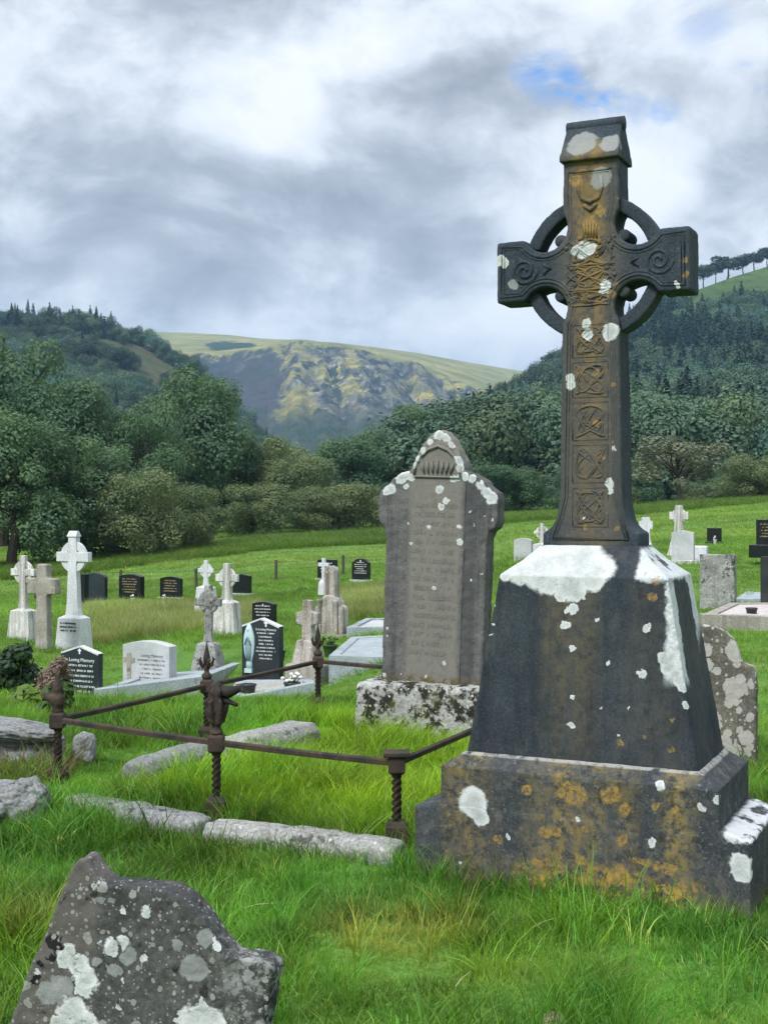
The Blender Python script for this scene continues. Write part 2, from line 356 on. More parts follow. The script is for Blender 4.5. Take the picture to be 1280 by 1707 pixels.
def lobes(seed, n, w_, h0, h1, r0, r1):
    g = np.random.default_rng(seed); out = []
    for i in range(n):
        z = g.uniform(h0, h1); k = math.sqrt(max(0, 1-((z-(h0+h1)/2)/((h1-h0)*.62))**2)); a = i*2.4+g.uniform(-.5, .5); q = w_*k*math.sqrt(g.uniform(.1, 1))
        out.append((q*math.cos(a), q*math.sin(a), z, g.uniform(r0, r1)))
    return out
def conifer(seed, n, leaf, name='crown', w_=.2):
    g = np.random.default_rng(seed); z = 1-.93*np.sqrt(g.uniform(0, 1, n)); a = g.uniform(0, 6.283, n)
    lay = .75+.25*np.abs(np.sin(z*38+a*1.0)); q = (1-z)*w_*lay*np.sqrt(g.uniform(.35, 1, n))*(1+.35*np.sin(a*3+seed))
    p = np.c_[q*np.cos(a), q*np.sin(a), z-.3*q]; d = np.c_[np.cos(a), np.sin(a), -.35+0*a]; s = np.c_[-np.sin(a), np.cos(a), g.uniform(-.3, .3, n)]
    L = (leaf*g.uniform(.6, 1.3, n))[:, None]; v = np.stack([p-d*L*.6, p+s*L*.5, p+d*L, p-s*L*.5], 1).reshape(-1, 3)
    return npmesh(name, v, np.arange(n*4).reshape(n, 4))
def trunk(seed, h, r, limbs, spread, name='trunk', lift=.55):
    g = random.Random(seed); t = B()
    def wob(p, q, n=5, a=.02): return [Vector(p).lerp(Vector(q), i/n)+Vector((g.uniform(-a, a), g.uniform(-a, a), 0))*(0 if i == 0 else 1) for i in range(n+1)]
    ln = wob((0, 0, -.03), (g.uniform(-.03, .03), g.uniform(-.03, .03), h)); t.tube(ln, [r*(1.3-.9*i/5) for i in range(6)], 7)
    for i in range(limbs):
        a = i*2.399+g.uniform(-.4, .4); k = g.uniform(.35, .95); s = Vector((0, 0, h*k)); e = s+Vector((math.cos(a)*spread, math.sin(a)*spread, lift*spread*g.uniform(.7, 2)))
        t.tube(wob(s, e, 4, .025), [r*.45*(1-.8*j/4)+.001 for j in range(5)], 5)
    bmesh.ops.recalc_face_normals(t.bm, faces=t.bm.faces); me = bpy.data.meshes.new(name); t.bm.to_mesh(me); t.bm.free(); return me
LEAF = leafmat('broad_leaves', (.044, .100, .060), (.135, .220, .105), .36, sc=2.2)
LEAFP = leafmat('pale_leaves', (.092, .140, .068), (.205, .245, .112), .36, sc=2.2)
LEAFG = leafmat('grey_leaves', (.11, .135, .085), (.20, .215, .14), .25, sc=2.2)
LEAFD = leafmat('needle_leaves', (.020, .044, .030), (.042, .080, .048), .12, sc=2)
BARK = simple('bark', (.075, .062, .048), .95, .25, 8, spec=.1, bs=.6)
KINDS = {}
for k in range(4): KINDS['broad%d' % k] = (crown(20+k, lobes(40+k, 46, .33, .10, .88, .055, .155), 20000, .0115), trunk(k, .62, .026, 9, .26), LEAF)
for k in range(3): KINDS['bush%d' % k] = (crown(60+k, lobes(70+k, 36, .44, .08, .80, .07, .20), 18000, .0140), trunk(10+k, .45, .02, 8, .3), LEAFP)
for k in range(2): KINDS['pine%d' % k] = (conifer(80+k, 5200, .030), trunk(20+k, .95, .014, 0, .1), LEAFD)
KINDS['willow'] = (crown(90, lobes(91, 22, .36, .25, .90, .07, .15), 4200, .017, up=.0), trunk(30, .70, .020, 16, .30, lift=1.1), LEAFG)
for k in range(4): KINDS['crest%d' % k] = (crown(95+k, lobes(97+k*7, 15, .40, .50, .82, .09, .19), 3600, .028), trunk(33+k, .72, .020, 6, .22), LEAFD)

def tree(kind, u, vtop, hw, Z, label, name='broadleaf_tree', vbase=None, group=None, mat_=None, rz=None):
    x = (u-640)/F*Z; z0 = g1(x, Z) if vbase is None else EYE-(vbase-HOR)/F*Z
    h = EYE-(vtop-HOR)/F*Z-z0; cm, tm, lm = KINDS[kind]
    rad = float(np.percentile(np.abs(np.array([q.co.x for q in cm.vertices])), 96)) if cm.get('rad') is None else cm['rad']; cm['rad'] = float(rad)
    top = cm.get('top') or max(q.co.z for q in cm.vertices); cm['top'] = float(top)
    sx = hw/F*Z/rad; sz = h/top
    r = empty(name, (x, Z, z0-.05), random.uniform(0, 6.28) if rz is None else rz, label, 'tree', group); r.scale = (sx, sx, sz)
    link('trunk', tm, BARK, r); c = link('crown', cm, lm, r)
    return r

# ------------------------------------------------------------------ hills
def hillmesh(us, vfun, nT_, back, disp, zone_extra=None):
    """rows of points from the foot of a hill to its crest and down behind it"""
    ts = np.linspace(0, 1, nT_); U, T = np.meshgrid(us, ts); V, Z = vfun(U, T)
    X = (U-640)/F*Z; H = EYE-(V-HOR)/F*Z
    X, Y, H = disp(X, Z.copy(), H, U, T)
    X2 = np.stack([X[-1]*(1+k*.12) for k in (1, 2, 3)]); Y2 = np.stack([Y[-1]+back*k/3 for k in (1, 2, 3)]); H2 = np.stack([H[-1]*(1-.1*k*k)-3*k for k in (1, 2, 3)])
    H2[-1] = -15
    X = np.r_[X, X2]; Y = np.r_[Y, Y2]; H = np.r_[H, H2]; n0, n1_ = X.shape
    i = (np.arange(n0-1)[:, None]*n1_+np.arange(n1_-1)[None]).ravel()
    me = npmesh('hill', np.c_[X.ravel(), Y.ravel(), H.ravel()], np.c_[i, i+1, i+1+n1_, i+n1_])
    return me, X, Y, H
# far mountain: grassy top, rim, broken cliffs, heather flank
SKY_U = [100, 215, 300, 380, 430, 500, 560, 620, 700, 780, 865, 1000]; SKY_V = [556, 552.5, 554, 558, 564, 567, 571, 578, 589, 604, 618, 640]
RIM_U = [100, 215, 300, 380, 430, 490, 540, 600, 680, 740, 800, 860, 1000]; RIM_V = [600, 600, 596, 590, 584, 570, 575, 586, 606, 628, 658, 690, 740]
def mvf(U, T):
    s = np.interp(U, SKY_U, SKY_V); r = np.interp(U, RIM_U, RIM_V)
    a = np.clip(T/.68, 0, 1); c = np.clip((T-.68)/.32, 0, 1)
    V = 830+(r-830)*a**1.05; V = np.where(T > .68, r+(s-r)*c**.8, V); Z = 1250+650*a**1.6+800*c
    return V, Z
def mdisp(X, Y, H, U, T):
    cl = ss(U, 400, 520)*ss(T, .12, .3)*(1-ss(T, .66, .74))
    xs = X+.25*H; g = np.abs(fbm(xs/46, H/420, o=4, s=3))*1.2+.5*fbm(xs/18, H/160, o=3, s=8)
    Y = Y-70*g*cl-60*fbm(X/160, Y/160, o=3, s=4)*(1-cl)*ss(T, 0, .2)*(1-T)
    H = H+9*fbm(X/40, H/28, o=4, s=6)*cl+8*fbm(X/70, Y/70, o=3, s=7)*(1-cl)*(1-ss(T, .8, 1))
    return X, Y, H
us = np.linspace(60, 1010, 420); me, X, Y, H = hillmesh(us, mvf, 170, 900, mdisp)
n0 = X.shape[0]; T = np.r_[np.linspace(0, 1, 170), [1, 1, 1]][:, None]+0*X; U = us[None]+0*X
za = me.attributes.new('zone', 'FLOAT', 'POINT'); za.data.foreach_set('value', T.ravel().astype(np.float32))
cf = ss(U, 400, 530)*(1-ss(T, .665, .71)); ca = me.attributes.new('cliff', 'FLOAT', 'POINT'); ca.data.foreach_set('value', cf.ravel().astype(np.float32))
fw = np.clip(np.exp(-(((U-385)/48)**2+((T-.80)/.10)**2)*1.6)*1.5, 0, 1); fa = me.attributes.new('wood', 'FLOAT', 'POINT'); fa.data.foreach_set('value', fw.ravel().astype(np.float32))
m, b = newmat('mountain'); P = b.pos()
def att(nm): return b.n('ShaderNodeAttribute', attribute_name=nm).outputs['Fac']
zn, cl, wd = att('zone'), att('cliff'), att('wood')
sh_ = b.v('ADD', P, b.sc(b.v('SUBTRACT', b.noise(P, .02, 4, .6, color=True), (.5,)*3), 10))
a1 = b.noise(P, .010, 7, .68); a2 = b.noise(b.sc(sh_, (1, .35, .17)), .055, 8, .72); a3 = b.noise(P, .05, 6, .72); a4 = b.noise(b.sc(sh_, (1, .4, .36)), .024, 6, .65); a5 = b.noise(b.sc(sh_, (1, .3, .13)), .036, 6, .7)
grass = b.mix(b.rng(a1, .35, .65), (.17, .19, .065), (.36, .32, .11))  # sunlight through cloud gaps is put into this bright yellow grass colour
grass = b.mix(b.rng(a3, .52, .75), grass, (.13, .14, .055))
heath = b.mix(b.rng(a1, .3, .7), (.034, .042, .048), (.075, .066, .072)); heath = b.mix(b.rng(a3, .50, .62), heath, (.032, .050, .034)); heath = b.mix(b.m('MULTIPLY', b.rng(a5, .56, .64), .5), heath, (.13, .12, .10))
rock = b.mix(b.rng(a2, .38, .66), (.026, .036, .042), (.25, .235, .18)); rock = b.mix(b.rng(a4, .50, .60), rock, b.mix(b.rng(a3, .4, .6), (.40, .33, .11), (.15, .165, .055))); rock = b.mix(b.rng(a5, .53, .60), rock, (.030, .042, .040)); rock = b.mix(b.rng(b.noise(b.sc(sh_, (1, .3, .25)), .11, 5, .7), .56, .68), rock, (.34, .32, .27))  # raised ochre patches paint sunlight onto the crag, mixed with rock and plant tones
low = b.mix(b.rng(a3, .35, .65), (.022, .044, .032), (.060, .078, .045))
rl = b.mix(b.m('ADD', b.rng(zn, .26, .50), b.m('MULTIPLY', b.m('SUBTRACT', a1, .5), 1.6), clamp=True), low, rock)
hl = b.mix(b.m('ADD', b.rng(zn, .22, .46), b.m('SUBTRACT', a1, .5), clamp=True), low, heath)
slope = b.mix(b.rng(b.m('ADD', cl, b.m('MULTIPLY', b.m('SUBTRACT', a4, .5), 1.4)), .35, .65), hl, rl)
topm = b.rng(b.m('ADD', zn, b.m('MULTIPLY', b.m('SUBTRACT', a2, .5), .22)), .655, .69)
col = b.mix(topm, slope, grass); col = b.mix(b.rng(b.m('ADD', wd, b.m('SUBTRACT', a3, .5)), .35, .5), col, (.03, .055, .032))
finish(b, col, .97, b.m('ADD', a2, a3), .9, 9, .05)
o = link('mountain', me, m, smooth=False); tag(o, 'far mountain with grassy top coloured sunlit yellow and broken grey cliffs', kind='structure')

# left hill with conifer crest and bracken slope
LS_U = [-250, -60, 0, 45, 100, 150, 190, 240, 290, 340, 420, 520]; LS_V = [566, 552, 546, 539, 538, 547, 553, 574, 602, 640, 720, 815]
def lvf(U, T):
    s = np.interp(U, LS_U, LS_V); Z = 260+380*T**1.1; return 850+(s-850)*T**.85, Z
us = np.linspace(-250, 520, 110); me, X, Y, H = hillmesh(us, lvf, 60, 300, lambda X, Y, H, U, T: (X, Y, H+5*fbm(X/30, Y/40, o=3, s=14)*ss(T, 0, .2)*(1-.6*T)))
m, b = newmat('bracken_slope'); P = b.pos(); a1 = b.noise(P, .03, 6, .65); a3 = b.noise(P, .14, 6, .7)
col = b.mix(b.rng(a1, .35, .65), (.066, .076, .042), (.105, .088, .064)); col = b.mix(b.rng(a3, .45, .6), col, (.05, .075, .032))
finish(b, col, .97, a3, .8, 2, .05); me.materials.append(m)
o = link('hill', me, None, smooth=True); tag(o, 'wooded hill with a bare brown bracken slope below its conifer crest', kind='structure')
LH = (X[:60], Y[:60], H[:60], us)
# right hill
RS_U = [700, 750, 790, 830, 870, 930, 980, 1040, 1100, 1165, 1220, 1280, 1400, 1600, 1900]; RS_V = [795, 748, 724, 703, 674, 624, 595, 563, 531, 482, 462, 444, 420, 400, 400]
def rvf(U, T):
    s = np.interp(U, RS_U, RS_V); zr = np.interp(U, [700, 870, 1280, 1900], [420, 520, 720, 800]); return 848+(s-848)*T**.92, 135+(zr-135)*T
us = np.linspace(700, 1900, 150); me, X, Y, H = hillmesh(us, rvf, 80, 400, lambda X, Y, H, U, T: (X, Y, H+6*fbm(X/35, Y/45, o=3, s=24)*ss(T, 0, .2)*(1-ss(T, .75, 1))))
m, b = newmat('hill_pasture'); P = b.pos(); a1 = b.noise(P, .02, 6, .65); a3 = b.noise(P, .12, 6, .7)
col = b.mix(b.rng(a1, .35, .65), (.055, .095, .035), (.085, .130, .045)); col = b.mix(b.rng(a3, .48, .62), col, (.04, .07, .03))
finish(b, col, .97, a3, .8, 2, .05); me.materials.append(m)
o = link('hill', me, None, smooth=True); tag(o, 'steep hill covered in dark woodland with a strip of pasture on top', kind='structure')
RH = (X[:80], Y[:80], H[:80], us)

# far woods on both hills
WL = []
for nm, c0, c1 in (('wood_leaves', (.036, .080, .055), (.090, .150, .085)),): WL.append(leafmat(nm, c0, c1, .2, sc=2, inst=True))
wl_d = leafmat('wood_needles', (.020, .050, .045), (.045, .090, .068), .1, sc=2, inst=True)
pr = [proto('wood_tree_a%d' % k, crown(120+k, lobes(130+k, 9, .34, .22, .80, .16, .27), 3600, .022, name='wood_tree'), WL[0]) for k in range(4)]
pr += [proto('wood_tree_p%d' % k, conifer(140+k, 1700, .045, 'wood_tree', .30), wl_d) for k in range(2)]
def hillpts(Hs, n, fn, seed):
    g = np.random.default_rng(seed); X, Y, H, us = Hs; nt, nu = X.shape
    # even cover by area on the slope
    a = g.uniform(0, nt-1.001, n*4); c = g.uniform(0, nu-1.001, n*4); wgt = Y[a.astype(int), c.astype(int)]**1.0; k = g.uniform(0, wgt.max(), n*4) < wgt; a, c = a[k], c[k]
    i, j = a.astype(int), c.astype(int); fa_, fc_ = a-i, c-j
    def bl(M): return M[i, j]*(1-fa_)*(1-fc_)+M[i+1, j]*fa_*(1-fc_)+M[i, j+1]*(1-fa_)*fc_+M[i+1, j+1]*fa_*fc_
    x, y, z = bl(X), bl(Y), bl(H); t = a/(nt-1); u = us[j]+(us[1]-us[0])*fc_; keep = fn(u, t, x, y, z, g)
    p = np.c_[x, y, z, t, u][keep]; return p[:n]
def plant(name, p, seed, con, hmin, hmax, label):
    g = np.random.default_rng(seed); n = len(p); isc = con(p, g); pick = np.where(isc, g.integers(4, 6, n), g.integers(0, 4, n))
    hh = g.uniform(hmin, hmax, n); wdt = hh*g.uniform(.8, 1.2, n); s = np.c_[wdt, wdt, hh*np.where(isc, 1.25, 1)]
    pt = fbm(p[:, 0]/40, p[:, 1]/60, o=2, s=31); br = np.clip(1+.9*pt+g.normal(0, .20, n), .4, 2.0)[:, None]
    yel = g.uniform(0, 1, n)[:, None]; tint = br*np.where(yel > .86, np.array([[1.35, 1.15, .9]]), np.where(yel < .2, np.array([[.75, .9, 1.15]]), np.array([[1, 1, 1]])))
    return scatter(name, p[:, :3]-[0, 0, .8], np.c_[np.zeros((n, 2)), g.uniform(0, 6.28, n)], s, pick, tint, [q.copy() for q in pr], label)
pR = hillpts(RH, 6500, lambda u, t, x, y, z, g: (t > .03) & ~((u > 1120+60*vn(t*9, t*3)) & (t > .80+.05*vn(u/30, t*0+3, s=4))) & (u < 1650), 3)
plant('woodland', pR, 4, lambda p, g: fbm(p[:, 0]/60, p[:, 1]/80, o=2, s=41)+g.normal(0, .12, len(p)) > .27, 7, 14, 'far dark woodland covering the steep hillside behind the tall cross')
pL = hillpts(LH, 2600, lambda u, t, x, y, z, g: (t > .04) & (((t > .93) & (u < 215) & (g.uniform(0, 1, len(u)) < .95)) | (fbm(x/25, y/35, o=2, s=51) > np.where((t > .70) & (u > 90), .12, -.26))), 5)
plant('woodland', pL, 6, lambda p, g: ((p[:, 3] > .9) & (p[:, 4] < 190) & (g.uniform(0, 1, len(p)) < .5)) | (g.uniform(0, 1, len(p)) < .08), 5, 11, 'far woodland and conifers over the hill beyond the valley trees')
# row of wind-shaped trees along the skyline
CR = [(1172, 441, 15), (1192, 436, 14), (1212, 424, 19), (1238, 428, 14), (1256, 420, 16), (1278, 412, 17), (1303, 408, 18), (1330, 402, 18)]
SKYL = ['lowest skyline tree, peeping out beside the end of the cross arm', 'second skyline tree from the cross arm, slightly taller', 'wide umbrella-shaped skyline tree, third from the cross arm', 'lower skyline tree right after the wide umbrella-shaped one', 'fifth skyline tree from the cross arm, close to its taller neighbour', 'tallest skyline tree at the photo edge on the hill', 'skyline tree just past the photo edge', 'skyline tree furthest up the hill past the photo edge']
for k, (u, vt, hw) in enumerate(CR):
    vb = np.interp(u, RS_U, RS_V)-1
    tree('crest%d' % (k % 4), u, vt, hw*(1.25, 1.0, 1.35, 1.1)[k % 4], 715+k*1.5, SKYL[k], 'skyline_tree', vbase=vb, group='row of trees along the hill skyline')

# ------------------------------------------------------------------ trees beyond the churchyard, each one a thing
G1 = 'broadleaf trees beyond the pasture'
for a in [
    ('broad0', 5, 548, 105, 96, 'tall loose-topped tree at the photo edge below the conifer hill'),
    ('broad1', 95, 618, 88, 92, 'dark round tree just beside the tall loose-topped tree'),
    ('broad2', 185, 640, 82, 98, 'wide dark tree between the round tree and the highest green crown'),
    ('broad3', 318, 598, 84, 100, 'highest broad green crown standing in front of the mountain foot'),
    ('broad2', 248, 650, 66, 92, 'tree tucked against the near side of the highest broad crown'),
    ('broad1', 20, 672, 92, 68, 'big leafy tree right behind the small white celtic cross'),
    ('broad3', -70, 640, 90, 70, 'leafy tree cut off by the photo edge above the white crosses'),
    ('broad0', 138, 726, 86, 72, 'full leafy tree directly above the tall white celtic cross'),
    ('broad2', 400, 715, 62, 102, 'dark tree in the gap below the mountain cliffs'),
    ]: tree(*a, group=G1)
for a in [
    ('bush0', 235, 772, 74, 70, 'pale green rounded willow above the arched dark headstones'),
    ('bush1', 318, 800, 58, 74, 'light green bush at the pasture edge next to the dark gap'),
    ('bush2', 448, 722, 76, 104, 'large pale green willow at the middle of the valley'),
    ('bush0', 500, 752, 66, 98, 'pale green willow just past the largest one'),
    ('bush1', 590, 800, 60, 94, 'low pale bush beside the tall weathered headstone'),
    ('bush2', 530, 806, 52, 92, 'low grey-green bush in front of the pale willows'),
    ('bush1', 420, 800, 60, 88, 'dark-based bush at the start of the pale willows'),
    ('bush0', 655, 815, 52, 100, 'low bush hidden partly by the tall weathered headstone'),
    ]: tree(*a, name='willow_bush', group='pale bushes along the pasture edge')
for a in [
    ('broad1', 585, 722, 62, 140, 'dark tree at the valley mouth under the cliffs'),
    ('broad3', 640, 704, 62, 145, 'brownish dark tree beside the peak of the weathered headstone'),
    ('broad0', 698, 668, 58, 150, 'tall deep green tree poking above the weathered headstone'),
    ('broad2', 760, 720, 58, 142, 'dark tree behind the weathered headstone top'),
    ('broad1', 815, 768, 48, 120, 'dark round tree in the gap between headstone and tall cross'),
    ('broad3', 868, 775, 46, 122, 'dark tree touching the shaft of the tall cross'),
    ]: tree(*a, group='dark trees at the valley mouth')
tree('pine0', 770, 672, 18, 175, 'slim dark conifer rising at the foot of the steep hill', 'conifer_tree', group='conifers at the hill foot')
tree('pine1', 795, 665, 19, 180, 'taller slim conifer next to the first at the hill foot', 'conifer_tree', group='conifers at the hill foot')
tree('pine0', 738, 676, 15, 178, 'small conifer behind the deep green tree at the hill foot', 'conifer_tree', group='conifers at the hill foot')
for a in [
    ('broad0', 1062, 762, 46, 128, 'dark tree between the shaft and the feathery grey tree'),
    ('broad2', 1206, 762, 52, 126, 'dark green tree behind the black headstone in the pasture'),
    ('bush2', 1268, 752, 58, 112, 'light brownish green tree at the photo edge of the pasture'),
    ('broad1', 960, 770, 50, 130, 'dark tree hidden mostly by the tall cross'),
    ('bush1', 1010, 800, 46, 118, 'bush hidden mostly by the tall cross'),
    ('broad3', 1330, 730, 60, 122, 'tree just past the photo edge beyond the pasture'),
    ('bush0', 1165, 800, 40, 118, 'low bush at the foot of the feathery grey tree'),
    ]: tree(*a, group='trees along the upper pasture')
tree('willow', 1130, 722, 74, 108, 'feathery grey-green tree with open branches behind the white cross', 'feathery_tree')

# ------------------------------------------------------------------ the tall cross in front
PHI = R(25.5); L0 = np.array([.128, 5.2]); Uv = np.array([math.cos(PHI), -math.sin(PHI)]); Wv = np.array([math.sin(PHI), math.cos(PHI)])
CX, CY = .655, .312
def cl(u, v, y=-.312):
    """photo pixel -> point of the cross's own frame on the plane y"""
    a = (u-640)/F; p0 = L0+Wv*(y+CY); Z = (p0@Wv)/(a*math.sin(PHI)+math.cos(PHI)); p = np.array([a*Z, Z])
    return float((p-L0)@Uv)-CX, y, EYE-(v-HOR)/F*Z
def sp(lst, yf):
    out = []
    for u, v, rpx in lst:
        y = yf(v) if callable(yf) else yf; x, y, z = cl(u, v, y); out.append((x, y, z, rpx*.00238))
    return out
ped_y = lambda v: -.244+.041*(1270-v)/310
c_ = L0+Uv*CX+Wv*CY
cross = empty('celtic_cross', (c_[0], c_[1], 0), -PHI, 'tall dark ringed stone cross with white and golden lichen on a broad stepped base', 'celtic cross')
plinth_white = sp([(788, 1338, 25), (802, 1364, 14), (794, 1350, 18), (1100, 1309, 10), (1168, 1346, 6), (1234, 1440, 17), (1236, 1456, 15), (1196, 1335, 9), (1196, 1327, 6), (963, 1366, 4), (766, 1437, 4), (1085, 1405, 7), (752, 1262, 8), (846, 1395, 4), (1150, 1300, 4)], -.312)
plinth_gold = sp([(961, 1325, 15), (955, 1330, 13), (1017, 1325, 14), (1041, 1351, 9), (877, 1318, 9), (1091, 1345, 6), (908, 1388, 10), (925, 1386, 9), (1035, 1400, 9), (975, 1383, 6), (1031, 1455, 12), (966, 1433, 10), (1068, 1436, 6), (1078, 1438, 6), (1092, 1444, 7), (1108, 1446, 8), (1120, 1447, 7), (985, 1452, 9), (905, 1440, 8), (893, 1436, 6), (1040, 1462, 10), (1010, 1470, 9), (945, 1310, 8), (935, 1322, 7), (1125, 1350, 6), (1010, 1455, 7), (1058, 1432, 5), (830, 1400, 8)], -.312)
def colmask(b, x, x0, w_): return b.rng(b.m('ABSOLUTE', b.m('SUBTRACT', x, x0)), w_, w_*.35)
def over_plinth(b, P0, Pd, col, n):
    s = b.n('ShaderNodeSeparateXYZ', {0: Pd}); x, z = s.outputs[0], s.outputs[2]
    bn = b.noise(b.v('ADD', P0, (3, 1, 7)), 22, 6, .75); lo = b.noise(P0, 5, 4, .6)
    for x0, w_, k in ((-.43, .15, 1.0), (-.03, .22, .95), (.40, .10, 1.0), (.17, .12, .5)):
        col = b.mix(b.m('MULTIPLY', colmask(b, x, x0, w_), b.m('MULTIPLY', b.m('MULTIPLY', b.rng(bn, .38, .60), b.rng(n['st'], .32, .62, .25, 1)), k)), col, b.mix(lo, (.135, .108, .052), (.30, .22, .07)))
    band = b.m('MULTIPLY', b.rng(z, .17, .05), colmask(b, x, .12, .50))
    col = b.mix(b.m('MULTIPLY', band, b.rng(bn, .42, .6)), col, b.mix(lo, (.22, .165, .05), (.42, .29, .05)))
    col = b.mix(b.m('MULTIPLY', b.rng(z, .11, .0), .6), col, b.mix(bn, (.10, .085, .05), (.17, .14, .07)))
    g = b.noise(b.v('ADD', P0, (8, 3, 1)), 60, 4, .8); col = b.mix(b.m('MULTIPLY', b.rng(g, .57, .68), .6), col, (.24, .245, .235))
    g2 = b.noise(b.v('ADD', P0, (1, 6, 3)), 17, 7, .75); col = b.mix(b.m('MULTIPLY', b.rng(g2, .50, .64), .55), col, (.125, .115, .10)); col = b.mix(b.m('MULTIPLY', b.rng(g2, .44, .34), .6), col, (.016, .018, .018))
    for lo_, k in ((30, .8), (55, .7)):      # crowded little golden crusts near the ground
        vo = b.vor(b.v('ADD', Pd, (lo_, 1, 2)), lo_); rn = b.n('ShaderNodeSeparateColor', {0: vo.outputs['Color']}).outputs[1]
        col = b.mix(b.m('MULTIPLY', b.m('MULTIPLY', b.m('LESS_THAN', vo.outputs['Distance'], b.m('MULTIPLY', b.rng(rn, .55, 1), .45)), band), k), col, (.46, .29, .05))
    for zz, k in ((.504, .75), ):  # pale mortar joints
        col = b.mix(b.m('MULTIPLY', b.rng(b.m('ABSOLUTE', b.m('SUBTRACT', b.n('ShaderNodeSeparateXYZ', {0: P0}).outputs[2], zz)), .009, .003), b.m('MULTIPLY', b.rng(bn, .35, .55), k)), col, (.36, .36, .34))
    # white crust on the upward ledges at the right end
    rt = b.m('MULTIPLY', b.rng(x, .55, .57), b.m('MULTIPLY', b.rng(z, .272, .278), b.rng(b.noise(b.v('ADD', P0, (1, 1, 4)), 7, 5, .6), .43, .50)))
    return b.mix(rt, col, b.mix(bn, (.40, .42, .43), (.60, .62, .63)))
M_PL = stone('plinth_stone', (.032, .040, .046), (.058, .066, .071), (.026, .033, .039), white=plinth_white, gold=plinth_gold, goldcol=(.36, .225, .05), over=over_plinth, streak=.6, fs=90, seed=1)
ped_white = sp([(942, 1042, 8), (937, 1045, 5), (957, 1015, 9), (944, 1016, 5), (933, 995, 8), (968, 990, 9), (952, 1081, 5), (1078, 1046, 6), (1070, 1124, 6), (1063, 1120, 4), (954, 1163, 5), (952, 1211, 5), (1013, 1106, 3), (994, 1033, 4),
                (1107, 1098, 12), (1113, 1110, 13), (1120, 1095, 9), (1124, 1122, 10), (1132, 1135, 11), (1137, 1147, 8), (1143, 1176, 6), (1117, 970, 6), (1116, 990, 7), (1119, 1012, 8), (1123, 1035, 9), (1128, 1058, 10), (1133, 1080, 11), (1138, 1102, 11), (1142, 1125, 9), (1160, 1215, 4),
                (950, 930, 60), (905, 940, 45), (990, 935, 36), (915, 968, 26), (950, 972, 30), (985, 962, 24), (900, 955, 26), (960, 990, 13), (935, 985, 12), (870, 945, 30), (845, 952, 16),
                (824, 1010, 3), (822, 1040, 3), (820, 1060, 3), (1000, 1180, 2), (1047, 1178, 3), (1030, 1225, 3)], ped_y)
ped_gold = sp([(1094, 966, 7), (1087, 994, 8), (1118, 1200, 4), (1117, 1248, 6), (1031, 1238, 6), (1125, 1124, 8), (1031, 1238, 5), (1074, 1228, 3)], ped_y)
def over_ped(b, P0, Pd, col, n):
    s = b.n('ShaderNodeSeparateXYZ', {0: Pd}); x, y, z = s.outputs
    bn = b.noise(b.v('ADD', P0, (3, 1, 7)), 26, 6, .75)
    col = b.mix(b.m('MULTIPLY', colmask(b, b.m('ADD', x, b.m('MULTIPLY', b.m('SUBTRACT', n['st'], .5), .22)), -.035, .15), b.m('MULTIPLY', b.m('MULTIPLY', b.rng(bn, .34, .62, .2, 1), b.rng(n['st'], .3, .6, .35, 1)), b.rng(z, .4, 1.2, .5, .95))), col, (.108, .093, .058))
    col = b.mix(b.m('MULTIPLY', colmask(b, b.m('ADD', x, b.m('MULTIPLY', b.m('SUBTRACT', n['st'], .5), .25)), .30, .16), b.rng(bn, .35, .6, .1, .6)), col, (.066, .064, .058))
    g = b.noise(b.v('ADD', P0, (8, 3, 1)), 75, 5, .8); col = b.mix(b.m('MULTIPLY', b.rng(g, .58, .70), .35), col, (.16, .17, .17)); g2 = b.noise(b.v('ADD', b.sc(P0, (1, 1, .5)), (1, 6, 3)), 11, 7, .72); col = b.mix(b.m('MULTIPLY', b.rng(g2, .50, .66), .45), col, (.075, .078, .076))
    wn = b.noise(b.v('ADD', b.sc(P0, (1, 1, .45)), (1, 5, 4)), 9, 6, .6)
    sh = b.m('MULTIPLY', b.rng(z, 1.212, 1.222), b.m('MULTIPLY', b.rng(x, .055, .03), b.rng(z, 1.345, 1.33)))         # crust lying on the weathered shoulder
    sr = b.m('MULTIPLY', b.rng(x, .20, .22), b.m('MULTIPLY', b.rng(z, 1.20, 1.215), b.rng(wn, .36, .42)))
    side = b.rng(x, .325, .345)
    s1 = b.m('MULTIPLY', b.rng(b.m('ADD', y, b.m('MULTIPLY', b.m('SUBTRACT', wn, .5), .22)), -.125, -.14), b.rng(z, .80, .86))
    s2 = b.m('MULTIPLY', b.rng(b.m('ADD', y, b.m('MULTIPLY', b.m('SUBTRACT', wn, .5), .30)), .095, .105), b.rng(b.m('ADD', z, b.m('MULTIPLY', y, -.8)), .80, .92))
    msk = b.m('MAXIMUM', b.m('MAXIMUM', sh, sr), b.m('MULTIPLY', side, b.m('MAXIMUM', s1, s2)))
    return b.mix(msk, col, b.mix(b.rng(b.m('ADD', b.m('MULTIPLY', bn, .5), b.m('MULTIPLY', n['fn'], .5)), .35, .6), (.36, .39, .405), (.56, .59, .605)))
M_PD = stone('pedestal_stone', (.022, .031, .040), (.040, .051, .060), (.015, .022, .030), white=ped_white, gold=ped_gold, over=over_ped, streak=.75, fs=110, seed=2, bs=.35)
sh_white = sp([(972, 417, 15), (962, 418, 10), (984, 416, 10), (1009, 476, 10), (1006, 482, 8), (976, 539, 8), (979, 557, 10), (1017, 552, 14), (1014, 562, 9), (951, 630, 8), (953, 642, 8), (1015, 808, 8), (1016, 817, 6), (1014, 800, 5), (834, 432, 9), (840, 441, 8), (830, 440, 7), (1127, 474, 5), (974, 862, 3), (1023, 750, 4), (931, 396, 3)], -.082)
